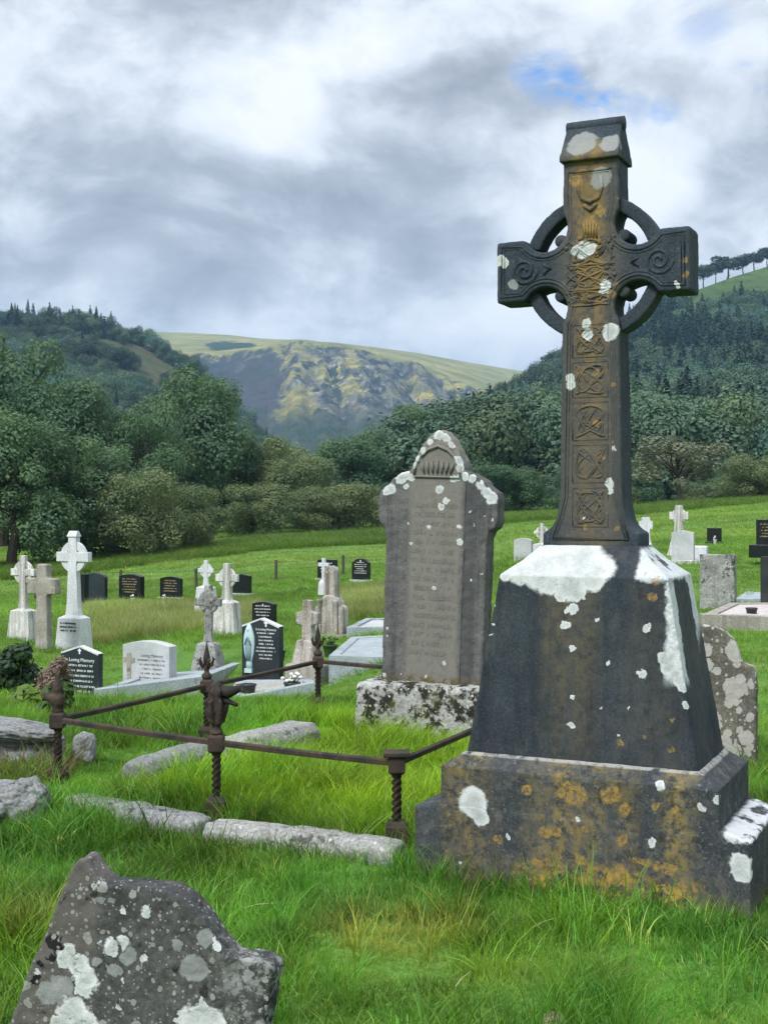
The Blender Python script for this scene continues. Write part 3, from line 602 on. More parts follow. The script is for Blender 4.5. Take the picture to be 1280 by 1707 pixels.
sh_grey = sp([(1002, 298, 18), (970, 238, 25), (1017, 239, 18), (855, 476, 9), (1010, 230, 10)], -.078)
sh_gold = sp([(1022, 641, 5), (995, 705, 6), (1003, 762, 4), (1023, 738, 3), (973, 878, 5), (1027, 882, 4), (1017, 490, 7), (1027, 473, 5), (1035, 332, 7), (1142, 432, 5), (1142, 458, 5), (1065, 513, 4), (1040, 551, 5), (995, 622, 5), (960, 300, 12), (985, 375, 14), (1000, 350, 10)], -.082)
def over_shaft(b, P0, Pd, col, n):
    s = b.n('ShaderNodeSeparateXYZ', {0: Pd}); x, y, z = s.outputs
    bn = b.noise(b.v('ADD', P0, (3, 1, 7)), 30, 6, .75); lo = b.noise(b.sc(P0, (9, 9, 1.6)), 2.2, 5, .6); front = b.rng(y, -.060, -.072)
    c1 = b.m('MULTIPLY', colmask(b, x, 0, .19), front)
    col = b.mix(b.m('MULTIPLY', c1, b.rng(bn, .25, .6, .4, 1)), col, b.mix(lo, (.060, .060, .058), (.120, .110, .092)))
    och = b.m('MULTIPLY', b.m('MULTIPLY', colmask(b, x, .0, .09), front), b.rng(z, 1.6, 2.6, .22, .78))
    col = b.mix(b.m('MULTIPLY', och, b.rng(bn, .38, .56)), col, b.mix(lo, (.15, .105, .045), (.27, .17, .05)))
    g = b.noise(b.v('ADD', P0, (8, 3, 1)), 70, 4, .8); return b.mix(b.m('MULTIPLY', b.m('MULTIPLY', b.rng(g, .60, .68), .5), front), col, (.22, .225, .20))
M_SH = stone('shaft_stone', (.029, .041, .055), (.048, .060, .073), (.023, .034, .047), white=sh_white, gold=sh_gold, grey=sh_grey, over=over_shaft, streak=.6, fs=100, seed=3)
def rect(hx, hy, z, cx=0, cy=0): return [Vector((cx-hx, cy-hy, z)), Vector((cx+hx, cy-hy, z)), Vector((cx+hx, cy+hy, z)), Vector((cx-hx, cy+hy, z))]
worn(B().loft([rect(.663, .312, -.25), rect(.663, .312, .282), rect(.56, .309, .312)]).done('lower_plinth', M_PL, cross), .008, .003, .10, 1)
worn(B().loft([rect(.548, .310, .27), rect(.546, .309, .455), rect(.468, .250, .508)]).done('upper_plinth', M_PL, cross), .007, .0025, .09, 1)
worn(B().loft([rect(.463, .244, .500), rect(.400, .224, .86), rect(.337, .203, 1.217), rect(.262, .140, 1.275), rect(.203, .090, 1.335)]).done('pedestal', M_PD, cross), .007, .0025, .10, 1)
r_ = .106; zc = 2.447
half = [(.198, 1.325), (.197, 1.385)]+[(.198-.062*math.sin(R(a)), 1.485-.095*math.cos(R(a))) for a in (20, 40, 60, 80)]+[(.128, 1.52), (.116, 2.225)]
half += arc(.189, 2.323-.040, .093, 214, 26, 14)+[(.395, 2.323), (.395, 2.572)]+arc(.189, 2.572+.038, .093, -24, -216, 14)+[(.113, 2.68), (.112, 2.872)]
outl = half+[(-x, z) for x, z in half[::-1]]
worn(B().prism(outl, -.082, .082).done('shaft', M_SH, cross), .0075, .0025, .07, 2)
for q in range(4):
    a0 = 90*q+20; a1 = 90*q+70; t = B(); t.prism(arc(0, zc, .290, a0, a1, 14)+arc(0, zc, .237, a1, a0, 14), -.050, .050)
    worn(t.done('ring_arc', M_SH, cross), .008, .002, .06, 2)
for sx in (-1, 1):
    for sz, z in ((-1, zc-.108), (1, zc+.113)):
        B().lathe([(.018, -.066), (.024, -.060), (.026, -.050), (.026, .050), (.024, .060), (.018, .066)], (sx*.129, 0, z), 20, Matrix.Rotation(R(90), 4, 'X')).done('boss', M_SH, cross, True)
cap = B().loft([rect(.121, .104, 2.866), rect(.121, .104, 2.886), rect(.1135, .030, 3.012)]); worn(cap.done('cap', M_SH, cross), .006, .002, .06, 1)
cp = cross.children[-1]
rd = B().tube([(-.117, 0, 3.020), (-.06, 0, 3.021), (0, 0, 3.020), (.06, 0, 3.021), (.117, 0, 3.020)], .030, 10).done('ridge_roll', M_SH, cp, True)
# raised carving on the front
fr = -.0812
def inset(d):
    h_ = [(.197-d-.02, 1.36), (.150-d, 1.445), (.127-d, 1.53), (.116-d, 2.22-d*.3)]+arc(.189, 2.323-.040, .093+d, 205, 36, 14)+[(.395-d, 2.323+d), (.395-d, 2.572-d)]+arc(.189, 2.572+.038, .093+d, -34, -206, 14)+[(.113-d, 2.70), (.112-d, 2.85-d)]
    p = h_+[(-x, z) for x, z in h_[::-1]]; return [(x, fr, z) for x, z in p+p[:1]]
B().tube(inset(.021), .0055, 6).tube(inset(.034), .0035, 6).done('edge_moulding', M_SH, cross, True)
def knot(zc_, hw, hh, a, c, ph, t=None, r=.0045):
    t = t or B(); n = 90
    t.tube([(hw*math.sin(a*k*2*math.pi/n+ph), fr-.002*math.cos(a*c*k*2*math.pi/n), zc_+hh*math.sin(c*k*2*math.pi/n)) for k in range(n+1)], r, 5); return t
for z0, z1_, a, c in ((1.41, 1.565, 3, 4), (1.585, 1.735, 2, 3), (1.755, 1.905, 3, 2), (1.925, 2.065, 4, 3), (2.085, 2.215, 3, 4)):
    zc_, hh = (z0+z1_)/2, (z1_-z0)/2; t = knot(zc_, .058, hh-.014, a, c, .6); knot(zc_, .050, hh-.02, c, a, 1.9, t, .0040)
    q = .072; t.tube([(-q, fr, z0), (q, fr, z0), (q, fr, z1_), (-q, fr, z1_), (-q, fr, z0)], .0032, 5); t.done('knotwork_panel', M_SH, cross, True)
for zz, hw_, hh_, a, c, ph in ((zc+.055, .085, .050, 3, 4, .3), (zc-.045, .095, .050, 4, 3, 1.1), (zc-.125, .080, .032, 5, 3, .2)):
    t = knot(zz, hw_, hh_, a, c, ph, None, .0052); knot(zz, hw_*.7, hh_*.8, c, a+1, ph+.8, t, .0045); t.done('worn_knotwork', M_SH, cross, True)
g = random.Random(4); t = B()
for k in range(70):
    x_, z_ = g.uniform(-.10, .10), g.uniform(zc-.15, zc+.12); t.lathe([(.002, -.004), (.008, -.001), (.008, .003), (.002, .005)], (x_, fr, z_), 6, Matrix.Rotation(R(90), 4, 'X') @ Matrix.Scale(g.uniform(.6, 1.4), 4))
q = t.done('worn_relief', M_SH, cross, True); q['kind'] = 'stuff'
for sx in (-1, 1):
    t = B(); t.tube([(sx*.275+math.cos(R(a))*(.008+.048*a/720), fr, zc+math.sin(R(a))*(.008+.048*a/720)) for a in range(0, 721, 20)], .007, 6)
    t.tube([(sx*.195, fr, zc-.02), (sx*.165, fr-.002, zc), (sx*.195, fr, zc+.02)], .006, 5); t.done('arm_spiral', M_SH, cross, True)
t = B(); t.tube([(-.045, fr, 2.80), (-.05, fr, 2.75), (-.035, fr-.002, 2.715), (0, fr-.003, 2.70), (.035, fr-.002, 2.715), (.05, fr, 2.75), (.045, fr, 2.80)], .008, 6)
B().tube([(-.075, fr, 2.825), (.075, fr, 2.825)], .006, 6).done('head_moulding', M_SH, cross, True); t.done('shield_carving', M_SH, cross, True); t = B(); t.tube([(-.025, fr, 2.69), (0, fr-.004, 2.668), (.025, fr, 2.69)], .009, 6)
for k in range(5): t.tube([(-.028+.014*k, fr, 2.62), (-.022+.011*k, fr-.003, 2.585), (-.028+.014*k, fr, 2.55)], .005, 5)
t.done('chevron_carving', M_SH, cross, True).__setitem__('kind', 'stuff')
for yk in (-1, 1): B().tube([(.117, yk*.03, 1.9), (.117, yk*.03, 2.15)], .004, 5).done('side_moulding', M_SH, cross, True)

# ------------------------------------------------------------------ lettering
_fc = bpy.data.curves.new('lettering', 'FONT')
def textmesh(s, size, depth=.0012):
    c = bpy.data.curves.new('lettering', 'FONT'); c.body = s; c.size = size; c.align_x = 'CENTER'; c.extrude = depth; c.resolution_u = 2
    o = bpy.data.objects.new('lettering', c); me = bpy.data.meshes.new_from_object(o); bpy.data.objects.remove(o); return me
def strokes(g, x0, x1, z, h, y, t=None, depth=.003):
    """one worn, unreadable line: letter-high stems and bars"""
    t = t or B(); x = x0
    while x < x1-h*.4:
        if g.random() < .15: x += h*.55; continue
        w_ = h*g.uniform(.38, .62); lw = h*.17
        t.box((x+lw/2, y, z), (lw, depth, h*g.uniform(.75, 1)))
        if g.random() < .75: t.box((x+w_*.5, y-.0004, z+g.choice((-.38, 0, .38))*h), (w_*.9, depth, lw))
        if g.random() < .6: t.box((x+w_-lw/2, y-.0008, z+g.uniform(-.05, .05)*h), (lw, depth, h*g.uniform(.6, 1)))
        x += w_+h*.2
    return t
def small_cross(t, x, z, s, y, d=.004):
    t.box((x, y, z), (s*.28, d, s)); t.box((x, y-.0004, z+s*.15), (s*.72, d, s*.26)); return t

# ------------------------------------------------------------------ stones and materials of the churchyard
GRAN = stone('black_granite', (.010, .013, .014), (.016, .019, .020), rough=.35, bs=.08, fs=200, seed=4)
GRAN_B = stone('blue_black_granite', (.022, .030, .036), (.032, .041, .048), rough=.42, bs=.08, fs=160, seed=5)
ROUGHB = stone('dark_rough_granite', (.026, .03, .03), (.05, .054, .053), rough=.8, bs=.8, fs=60, seed=6)
WHITE = stone('white_marble', (.54, .56, .585), (.66, .675, .69), (.42, .43, .41), streak=.35, bs=.15, fs=80, seed=7)
WHITE2 = stone('weathered_marble', (.50, .50, .47), (.68, .68, .66), (.24, .225, .19), streak=.85, dark=(9, .66, (.12, .115, .10)), bs=.3, fs=60, seed=8)
GREYG = stone('pale_speckled_granite', (.40, .42, .42), (.52, .54, .54), wl=None, dark=(60, .56, (.20, .215, .22)), bs=.25, fs=140, seed=9)
PINKS = stone('brown_weathered_marble', (.30, .27, .235), (.46, .43, .39), (.15, .125, .105), streak=.9, wl=[(22, .30, .5)], bs=.5, fs=60, seed=10)
LIMEG = stone('lichened_grey_stone', (.20, .205, .19), (.34, .345, .32), (.13, .13, .115), streak=.5, wl=[(26, .33, .35), (55, .3, .5)], wcol=(.46, .47, .44), dark=(7, .52, (.055, .055, .05)), bs=.8, fs=50, seed=11)
CONC = stone('old_concrete', (.27, .25, .21), (.38, .36, .32), (.19, .17, .14), streak=.6, wl=[(30, .28, .6)], wcol=(.48, .48, .46), bs=.6, fs=60, seed=12)
SLAB = stone('pale_slab_concrete', (.27, .31, .33), (.36, .40, .42), wl=None, dark=(5, .60, (.16, .18, .19)), bs=.2, fs=70, seed=13)
INKW = simple('white_lettering', (.72, .74, .72), .6, .05); INKD = simple('dark_lettering', (.10, .11, .115), .7, .1); INKG = simple('gilt_lettering', (.45, .36, .18), .5, .1)

HS = []
def place(name, u, vb, Z, rot, label, cat, group=None, sink=.0):
    p = at(u, vb, Z); r = empty(name, p, R(rot), label, cat, group); return r
def shape(kind, w_, h):
    w2 = w_/2
    if kind == 'peak': top = [(w2, h*.885), (0, h)]
    elif kind == 'lowpeak': top = [(w2, h*.93), (0, h)]
    elif kind == 'arch': top = [(w2*math.cos(R(a)), h*.86+h*.14*math.sin(R(a))) for a in range(0, 180, 15)][0:12]+[(-w2+1e-4, h*.86)]
    elif kind == 'flatarch': top = [(w2*(1-k/5.0), h*.92+h*.08*(1-(1-k/5.0)**2)) for k in range(0, 11)]
    elif kind == 'ogee': top = [(w2, h*.84), (w2*.8, h*.86), (w2*.66, h*.92)]+[(w2*.62*math.cos(R(a)), h*.92+h*.08*math.sin(R(a))) for a in range(15, 166, 15)]+[(-w2*.66, h*.92), (-w2*.8, h*.86)]
    elif kind == 'round': top = [(w2*math.cos(R(a)), h-w2+w2*math.sin(R(a))) for a in range(0, 180, 12)]
    elif kind == 'shoulder': top = [(w2, h*.70), (w2*.92, h*.745), (w2*.72, h*.76)]+[(w2*.70*math.cos(R(a)), h*.76+h*.24*math.sin(R(a))) for a in range(6, 175, 12)]+[(-w2*.72, h*.76), (-w2*.92, h*.745)]
    else: top = [(w2, h)]
    pts = [(-w2, -.15), (w2, -.15)]+top
    if abs(pts[-1][0]+w2) > 1e-3 or kind in ('rect',): pts.append((-w2, top[0][1]))
    return pts
def headstone(u, vb, vt, wpx, Z, kind, mt, label, rot=-25, th=.11, ink=None, rows=0, base=None, rough=0, cross_=0, gap=.78, group=None, title=None, x0=-.38, x1=.38, edge=None, name='headstone', z0=.84, rowh=None, seedk=None):
    r = place(name, u, vb, Z, rot, label, 'headstone', group); eff = R(-rot)-math.atan((u-640)/F)
    w_ = wpx*Z/F/math.cos(eff); h = (vb-vt)*Z/F
    o = B().prism(shape(kind, w_, h), -th/2, th/2).done('slab', mt, r, bevel=.006)
    if rough: o.modifiers.clear(); worn(o, max(.012, h/70), rough, .1)
    if base: B().box((0, 0, base[1]/2-.1), (w_*base[0], th*base[2], base[1]+.2)).done('base', base[3] if len(base) > 3 else mt, r, bevel=.008)
    g = random.Random(seedk or int(u*7+vb)); y = -th/2-.001
    if edge: B().prism([(x*.999, z+.001) for x, z in shape(kind, w_, h)[2:]]+[(x*.97, z-.022) for x, z in shape(kind, w_, h)[2:][::-1]], -th/2-.003, th/2).done('pale_top_edge', edge, r)
    if rows:
        rh = rowh or h*.62/(rows+1); t = B(); zt = h*z0
        for k in range(rows):
            a = g.uniform(.0, .16)*w_; strokes(g, w_*x0+a, w_*x1-a, zt-k*rh, rh*.42, y, t)
        s_ = t.done('inscription', ink, r); s_['kind'] = 'stuff'
        if title:
            me = textmesh(title, w_*.092*(x1-x0)/.76); q = link('inscription_title', me, ink, r); q.rotation_euler = (R(90), 0, 0); q.location = (w_*(x0+x1)/2, y-.001, zt+rh*.75); q['kind'] = 'stuff'
    if cross_: small_cross(B(), w_*(x0+x1)/2, h*cross_, h*.09, y).done('cross_emblem', ink, r)
    HS.append(r); return r, w_, h, th
def celtic(u, vb, vt, Z, mt, label, wpx, ped=.36, pw=(.30, .24), rot=-25, arm=.155, ringr=.115, shaft=(.055, .042), hood=True, rough=0, group=None, pmat=None, text=False, name='celtic_cross', step=False, holes=True):
    r = place(name, u, vb, Z, rot, label, 'celtic cross', group); h = (vb-vt)*Z/F; t = .055*h
    p = ped*h; k = wpx*Z/F/math.cos(R(-rot)-math.atan((u-640)/F))/(2*arm*h) if wpx else 1
    arm, ringr = arm*k*h, ringr*k*h; zc_ = h-arm*1.14-(.03*h if hood else 0); b0, b1 = pw[0]*h/2, pw[1]*h/2
    o = B().loft([rect(b0, b0*.62, -.2), rect(b0, b0*.62, .015*h), rect(b1, b1*.62, p*.93), rect(shaft[0]*h*1.25, t*.8, p)]).done('pedestal', pmat or mt, r, bevel=.008)
    if step: B().box((0, 0, -.05), (b0*2.4, b0*1.5, .24)).done('step', pmat or mt, r, bevel=.01)
    s0, s1 = shaft[0]*h, shaft[1]*h; ah = s1*.95
    hl = [(s0*1.25, p-.01), (s0, p+.06*h), (s1, zc_-ah*1.7), (s1*1.15, zc_-ah), (arm, zc_-ah*1.05), (arm, zc_+ah*1.05), (s1*1.15, zc_+ah), (s1, zc_+ah*1.7), (s1, h-(.045*h if hood else 0))]
    o2 = B().prism(hl+[(-x, z) for x, z in hl[::-1]], -t/2, t/2).done('shaft', mt, r, bevel=.006)
    rg = B()
    n = 28; ringr = arm*.80; ri = ringr*.56
    rg.prism(arc(0, zc_, ringr, 0, 180, n)+arc(0, zc_, ri, 180, 0, n), -t*.3, t*.3).prism(arc(0, zc_, ringr, 180, 360, n)+arc(0, zc_, ri, 360, 180, n), -t*.3, t*.3)
    o3 = rg.done('ring', mt, r, bevel=.004)
    if hood: B().loft([rect(s1*1.2, t*.62, h-.050*h), rect(s1*1.2, t*.62, h-.04*h), rect(s1*1.05, t*.2, h)]).done('hood', mt, r, bevel=.004)
    if rough:
        for q in (o, o2, o3): q.modifiers.clear(); worn(q, max(.012, h/90), rough, .1)
    if text:
        g = random.Random(int(u)); tt = B()
        for i in range(3): strokes(g, -b1*.75, b1*.75, p*(.80-.10*i), p*.05, -b1*.62-(b0-b1)*.62*(.2+.1*i)-.006, tt, .008)
        q = tt.done('inscription', INKD, r); q['kind'] = 'stuff'
    HS.append(r); return r, h
# left group
celtic(40, 1064, 926, 23.6, WHITE2, 'small white celtic cross on a white block behind the dark bush', 37, .36, (.34, .27), hood=False, holes=True)
celtic(124, 1086, 885, 23.2, WHITE, 'tall white celtic cross on a white inscribed block behind the peaked black headstone', 51, .30, (.265, .225), arm=.13, ringr=.10, shaft=(.058, .040), text=True)
r = place('stone_cross', 74, 1072, 22.4, -25, 'plain weathered grey-brown cross between the two white celtic crosses', 'cross'); h = (1072-940)*22.4/F
hl = [(.13, -.1), (.115, h*.62), (.30, h*.62), (.30, h*.82), (.115, h*.82), (.11, h)]
worn(B().prism(hl+[(-x, z) for x, z in hl[::-1]], -.08, .08).done('cross_body', CONC, r), .02, .008, .1); HS.append(r)
headstone(160, 1012, 955, 34, 40, 'arch', GRAN_B, 'slate-blue arched headstone partly behind the tall white celtic cross', th=.16)
headstone(139, 1016, 957, 12, 38.5, 'rect', GRAN, 'dark headstone edge showing just beside the tall white celtic cross', th=.2)
headstone(220, 1006, 957, 35, 40, 'flatarch', GRAN, 'black arched headstone with a small white vase at its foot', th=.22, rows=6, ink=INKG, base=(1.2, .12, 2, ROUGHB))
headstone(286, 1003, 961, 34, 40, 'flatarch', GRAN, 'black arched headstone with gilt lettering next to the vase headstone', th=.12, rows=5, ink=INKG, base=(1.2, .14, 2, GREYG))
headstone(404, 995, 957, 28, 42, 'lowpeak', GRAN, 'dark headstone half behind the ornate white marble cross', th=.14, base=(1.2, .12, 2, GREYG))
headstone(546, 970, 933, 31, 45, 'rect', GRAN, 'square-topped black headstone behind the small white crucifix', th=.12, rows=4, ink=INKW, base=(1.2, .12, 2, GREYG))
headstone(602, 971, 931, 29, 45, 'ogee', GRAN, 'black headstone with curved shoulders beside a fence post in the pasture', th=.12, rows=6, ink=INKW, cross_=.9, base=(1.25, .10, 2, GREYG))
celtic(344, 1018, 934, 31, WHITE, 'white marble cross behind the grey celtic cross', 25, .50, (.40, .33), hood=False, arm=.15, ringr=.10)
celtic(379, 1061, 939, 23, WHITE2, 'ornate white marble cross with tall stained pedestal', 36, .50, (.36, .29), hood=False, arm=.15, ringr=.135, shaft=(.075, .05))
celtic(348, 1113, 975, 20, LIMEG, 'grey lichened celtic cross on a rough boulder base', 42, .31, (.36, .25), hood=False, arm=.15, ringr=.125, rough=.008, shaft=(.055, .05))
r, w_, h, th = headstone(137, 1178, 1076, 61, 18, 'peak', GRAN_B, 'peaked black headstone with white lettering beside the garden of dry flowers', th=.10, rows=8, ink=INKW, cross_=.91, title='In Loving Memory', x0=-.44, x1=.44, z0=.68, edge=WHITE, rowh=.072)
r, w_, h, th = headstone(250, 1160, 1068, 76, 19.2, 'flatarch', GREYG, 'pale speckled granite headstone with rounded top and dark lettering', th=.20, rows=7, ink=INKD, title='Loving Memory', x0=-.18, x1=.44, z0=.66, rowh=.065)
t = B(); small_cross(t, -w_*.36, h*.60, h*.34, -th/2-.002, .012); t.box((-w_*.36, -th/2-.002, h*.25), (h*.07, .012, h*.5)); t.prism(arc(-w_*.36, h*.65, h*.085, 0, 180, 10)+arc(-w_*.36, h*.65, h*.055, 180, 0, 10), -th/2-.006, -th/2+.004); t.prism(arc(-w_*.36, h*.65, h*.085, 180, 360, 10)+arc(-w_*.36, h*.65, h*.055, 360, 180, 10), -th/2-.006, -th/2+.004); t.done('carved_cross', CONC, r)
r, w_, h, th = headstone(438, 1142, 1030, 62, 18.6, 'peak', GRAN_B, 'peaked black headstone with a pale robed figure carved at one side', th=.12, rows=8, ink=INKW, cross_=.92, title='In Loving Memory', x0=-.16, x1=.45, z0=.78, edge=WHITE, base=(1.15, .10, 2.6, ROUGHB), rowh=.052)
PALEB = simple('pale_blue_paint', (.46, .60, .62), .5, .12, 30)
fx = -w_*.30; yb = -th/2
def half_ell(z, a, d): return [Vector((fx+a*math.cos(R(q)), yb-d*math.sin(R(q)), z)) for q in range(0, 181, 20)]+[Vector((fx+a*.5, yb+.01, z)), Vector((fx-a*.5, yb+.01, z))]
fig = B().loft([half_ell(h*.25, .055, .02), half_ell(h*.32, .05, .03), half_ell(h*.36, .045, .025), half_ell(h*.48, .082, .035), half_ell(h*.62, .095, .04), half_ell(h*.72, .090, .045), half_ell(h*.80, .068, .045), half_ell(h*.86, .046, .04), half_ell(h*.91, .018, .02)]).done('figure_relief', PALEB, r, True)
B().lathe([(.002, -.04), (.02, -.032), (.030, 0), (.024, .026), (.010, .038), (.002, .04)], (fx, yb-.025, h*.825), 10).done('figure_head', PALEB, fig, True)
FOLD = simple('robe_dark_blue', (.22, .33, .37), .6, .12, 30)  # darker grey-blue tone of the robe, for folds and arms
t = B()
for q_ in (-.030, -.008, .016, .036): t.tube([(fx+q_*.8, yb-.034, h*.36), (fx+q_*1.2, yb-.044, h*.52), (fx+q_, yb-.050, h*.68)], .006, 5)
t.tube([(fx-.05, yb-.045, h*.60), (fx-.015, yb-.062, h*.69), (fx, yb-.064, h*.73)], .011, 6).tube([(fx+.05, yb-.045, h*.60), (fx+.015, yb-.062, h*.69), (fx, yb-.064, h*.73)], .011, 6)
q = t.done('robe_folds', FOLD, fig, True); q['kind'] = 'stuff'
B().box((fx, yb-.015, h*.215), (.12, .05, .06)).done('figure_base', PALEB, fig)
headstone(441, 1045, 1003, 36, 24.5, 'flatarch', GRAN, 'small black arched headstone peeping over the robed figure headstone', th=.12, rows=4, ink=INKW, cross_=.88)
# small stone cross on a stepped base
r = place('stone_cross', 514, 1150, 18.2, -25, 'brown stone cross on a stepped base beside the robed figure headstone', 'cross'); k = 18.2/F; h = 150*k
hl = [(.085, h*.55), (.07, h*.72), (.17, h*.735), (.17, h*.86), (.07, h*.875), (.06, h)]
worn(B().prism(hl+[(-x, z) for x, z in hl[::-1]], -.06, .06).done('cross_body', PINKS, r), .014, .005, .08)
worn(B().loft([rect(.27, .2, -.1), rect(.27, .2, h*.28), rect(.24, .18, h*.30)]).done('lower_step', CONC, r), .014, .005, .08)
worn(B().loft([rect(.20, .15, h*.28), rect(.13, .11, h*.56)]).done('upper_step', PINKS, r), .014, .005, .08); HS.append(r)
# ornate weathered monument
r = place('ornate_monument', 553, 1068, 23.6, -25, 'stained ornate marble monument behind the brown stone cross', 'monument'); k = 23.6/F; h = 125*k
worn(B().prism(shape('shoulder', .56, h*.62), -.14, .14).done('body', PINKS, r), .018, .008, .1)
worn(B().prism(shape('round', .24, h), -.10, .10).done('niche_column', PINKS, r), .018, .008, .1)
worn(B().box((0, 0, .02), (.66, .40, .22)).done('base', CONC, r), .018, .006, .1)
for sx in (-1, 1): B().lathe([(.05, .1), (.045, .12), (.035, .16), (.035, h*.5), (.05, h*.53), (.05, h*.56)], (sx*.17, -.165, 0), 12).done('colonnette', PINKS, r, True)
HS.append(r)
r = place('white_crucifix', 540, 972, 28, -25, 'small white crucifix rising in front of the square black headstone', 'crucifix'); t = B(); t.box((0, 0, .2), (.08, .07, .68)).box((0, -.001, .40), (.26, .066, .08)); t.done('crucifix_body', WHITE, r, bevel=.008); B().loft([rect(.10, .09, -.25), rect(.09, .08, .0), rect(.05, .05, .08)]).done('pedestal', WHITE, r)
# right group
headstone(872, 939, 897, 29, 32, 'flatarch', GREYG, 'grey-white headstone peeping out beside the tall cross shaft', th=.14)
celtic(903, 938, 872, 33, WHITE2, 'white monument mostly hidden by the tall cross shaft', 26, .5, (.5, .4), hood=False, arm=.17)
celtic(1076, 936, 862, 32, WHITE, 'small white cross touching the outline of the tall cross base', 22, .42, (.34, .26), hood=False, arm=.14, ringr=.125, shaft=(.10, .09))
celtic(1131, 935, 842, 33, WHITE2, 'stained white celtic cross behind the grey headstone in the pasture', 30, .42, (.42, .24), hood=False, arm=.16, ringr=.13, shaft=(.09, .07))
headstone(1138, 941, 884, 36, 31, 'lowpeak', GREYG, 'grey headstone standing in front of the stained white celtic cross', th=.16)
r = place('marker_block', 1167, 928, 32, -25, 'low white marker block beside the grey headstone in the pasture', 'marker'); B().loft([rect(.17, .12, -.1), rect(.17, .12, .24), rect(.15, .10, .27)]).done('block', WHITE, r, bevel=.01); HS.append(r)
headstone(1190, 907, 880, 23, 38, 'rect', GRAN, 'lone small black headstone in the upper pasture', th=.12, base=(1.2, .08, 2.4, GRAN))
headstone(1280, 915, 866, 38, 30, 'rect', GRAN, 'large polished black headstone at the photo edge above the gravel grave', th=.14, rows=5, ink=INKG, base=(1.5, .10, 4, GRAN))
headstone(1196, 1022, 924, 56, 20, 'rect', LIMEG, 'square stained old headstone behind the gravel grave', rough=.012, th=.20)
headstone(1284, 1020, 928, 30, 19.5, 'rect', ROUGHB, 'dark grey headstone cut off by the photo edge behind the gravel grave', th=.2, base=(1.6, .12, 2.4, GREYG))
GRV = stone('rounded_lichened_stone', (.10, .095, .075), (.17, .16, .13), (.07, .07, .055), streak=.5, wl=[(8, .62, -.1), (15, .50, .0), (34, .36, .3)], wcol=(.50, .485, .445), dark=(12, .66), bs=.9, fs=60, seed=14)
headstone(1174, 1300, 1040, 168, 8.4, 'shoulder', GRV, 'round-shouldered headstone crusted with pale lichen behind the tall cross', rot=-22, rough=.006, th=.09)

# ------------------------------------------------------------------ tall weathered headstone inside the railing
TZ = 7.9; tr = at(722, 1234, TZ)
th_ = empty('tall_headstone', tr, R(-23), 'tall weathered headstone with a gothic peak edged in white lichen on a mottled block', 'headstone')
kx, kz = TZ/F/math.cos(R(21)), TZ/F
def tl(u, v, rpx, y=-.085):
    z = (1234-v)*kz; return ((u-722)*kx-.035*(z-.34), y, z, rpx*kz)
tw = [tl(*q) for q in [(656, 818, 9), (648, 822, 8), (672, 798, 11), (680, 793, 10), (690, 797, 7), (682, 813, 5), (697, 777, 6), (702, 765, 6), (710, 752, 6), (720, 738, 7), (735, 727, 9), (748, 730, 9), (757, 742, 7), (770, 768, 9), (772, 780, 8), (778, 793, 7), (790, 796, 8), (802, 808, 8), (812, 818, 10), (822, 826, 11), (829, 822, 8), (806, 800, 6), (737, 816, 8), (747, 835, 6), (740, 845, 6), (719, 878, 5), (770, 900, 6), (727, 980, 4), (745, 1100, 4), (770, 877, 4), (690, 850, 3), (684, 875, 3), (690, 908, 3), (786, 852, 3), (810, 856, 3), (822, 863, 4), (793, 873, 3), (792, 893, 3), (787, 960, 3), (822, 965, 6), (829, 962, 4), (650, 1050, 3), (649, 1065, 4), (645, 1130, 5), (673, 1124, 3), (715, 1125, 3), (803, 950, 3), (760, 798, 6), (768, 797, 5)]]
def over_tall(b, P0, Pd, col, n):
    s = b.n('ShaderNodeSeparateXYZ', {0: Pd}); x, y, z = s.outputs; bn = b.noise(b.v('ADD', P0, (3, 1, 7)), 30, 6, .75)
    pan = b.rng(b.m('ABSOLUTE', x), .19, .14)
    col = b.mix(b.m('MULTIPLY', pan, b.rng(bn, .2, .6, .35, .9)), col, (.205, .195, .168))
    col = b.mix(b.m('MULTIPLY', colmask(b, x, .215, .05), .65), col, (.06, .062, .065))
    return b.mix(b.m('MULTIPLY', b.rng(z, .44, .36), b.rng(bn, .45, .55)), col, (.09, .075, .02))
M_TS = stone('weathered_granite', (.098, .098, .098), (.160, .156, .150), (.062, .063, .066), white=tw, over=over_tall, streak=.8, fs=120, seed=15, bs=.6)
M_TB = stone('mottled_block', (.30, .30, .28), (.42, .42, .40), None, dark=(10, .47, (.022, .020, .014)), moss=(9, .57), wl=[(40, .3, .4)], wcol=(.60, .61, .59), bs=.9, fs=60, seed=16)
worn(B().loft([rect(.43, .21, -.2), rect(.435, .215, .18), rect(.425, .205, .345), rect(.40, .18, .365)]).done('base_block', M_TB, th_), .014, .012, .10)
hl = [(.33, .33), (.325, 1.22), (.335, 1.29), (.375, 1.32), (.385, 1.36), (.385, 1.49), (.372, 1.525), (.315, 1.565), (.295, 1.595), (.235, 1.63), (.205, 1.645), (.175, 1.645), (.158, 1.70), (.120, 1.78), (.078, 1.84), (.035, 1.885), (0, 1.90)]
tb = B().prism(hl+[(-x, z) for x, z in hl[:-1][::-1]], -.075, .075).done('body', M_TS, th_); worn(tb, .010, .008, .06); tb.rotation_euler = (0, R(2.0), 0)
hp = [(.185, .30), (.185, 1.60)]+[(.15, 1.68), (.11, 1.745), (.06, 1.79), (0, 1.81)]
tp = B().prism(hp+[(-x, z) for x, z in hp[:-1][::-1]], -.0795, -.07).done('tablet', M_TS, tb, bevel=.003)
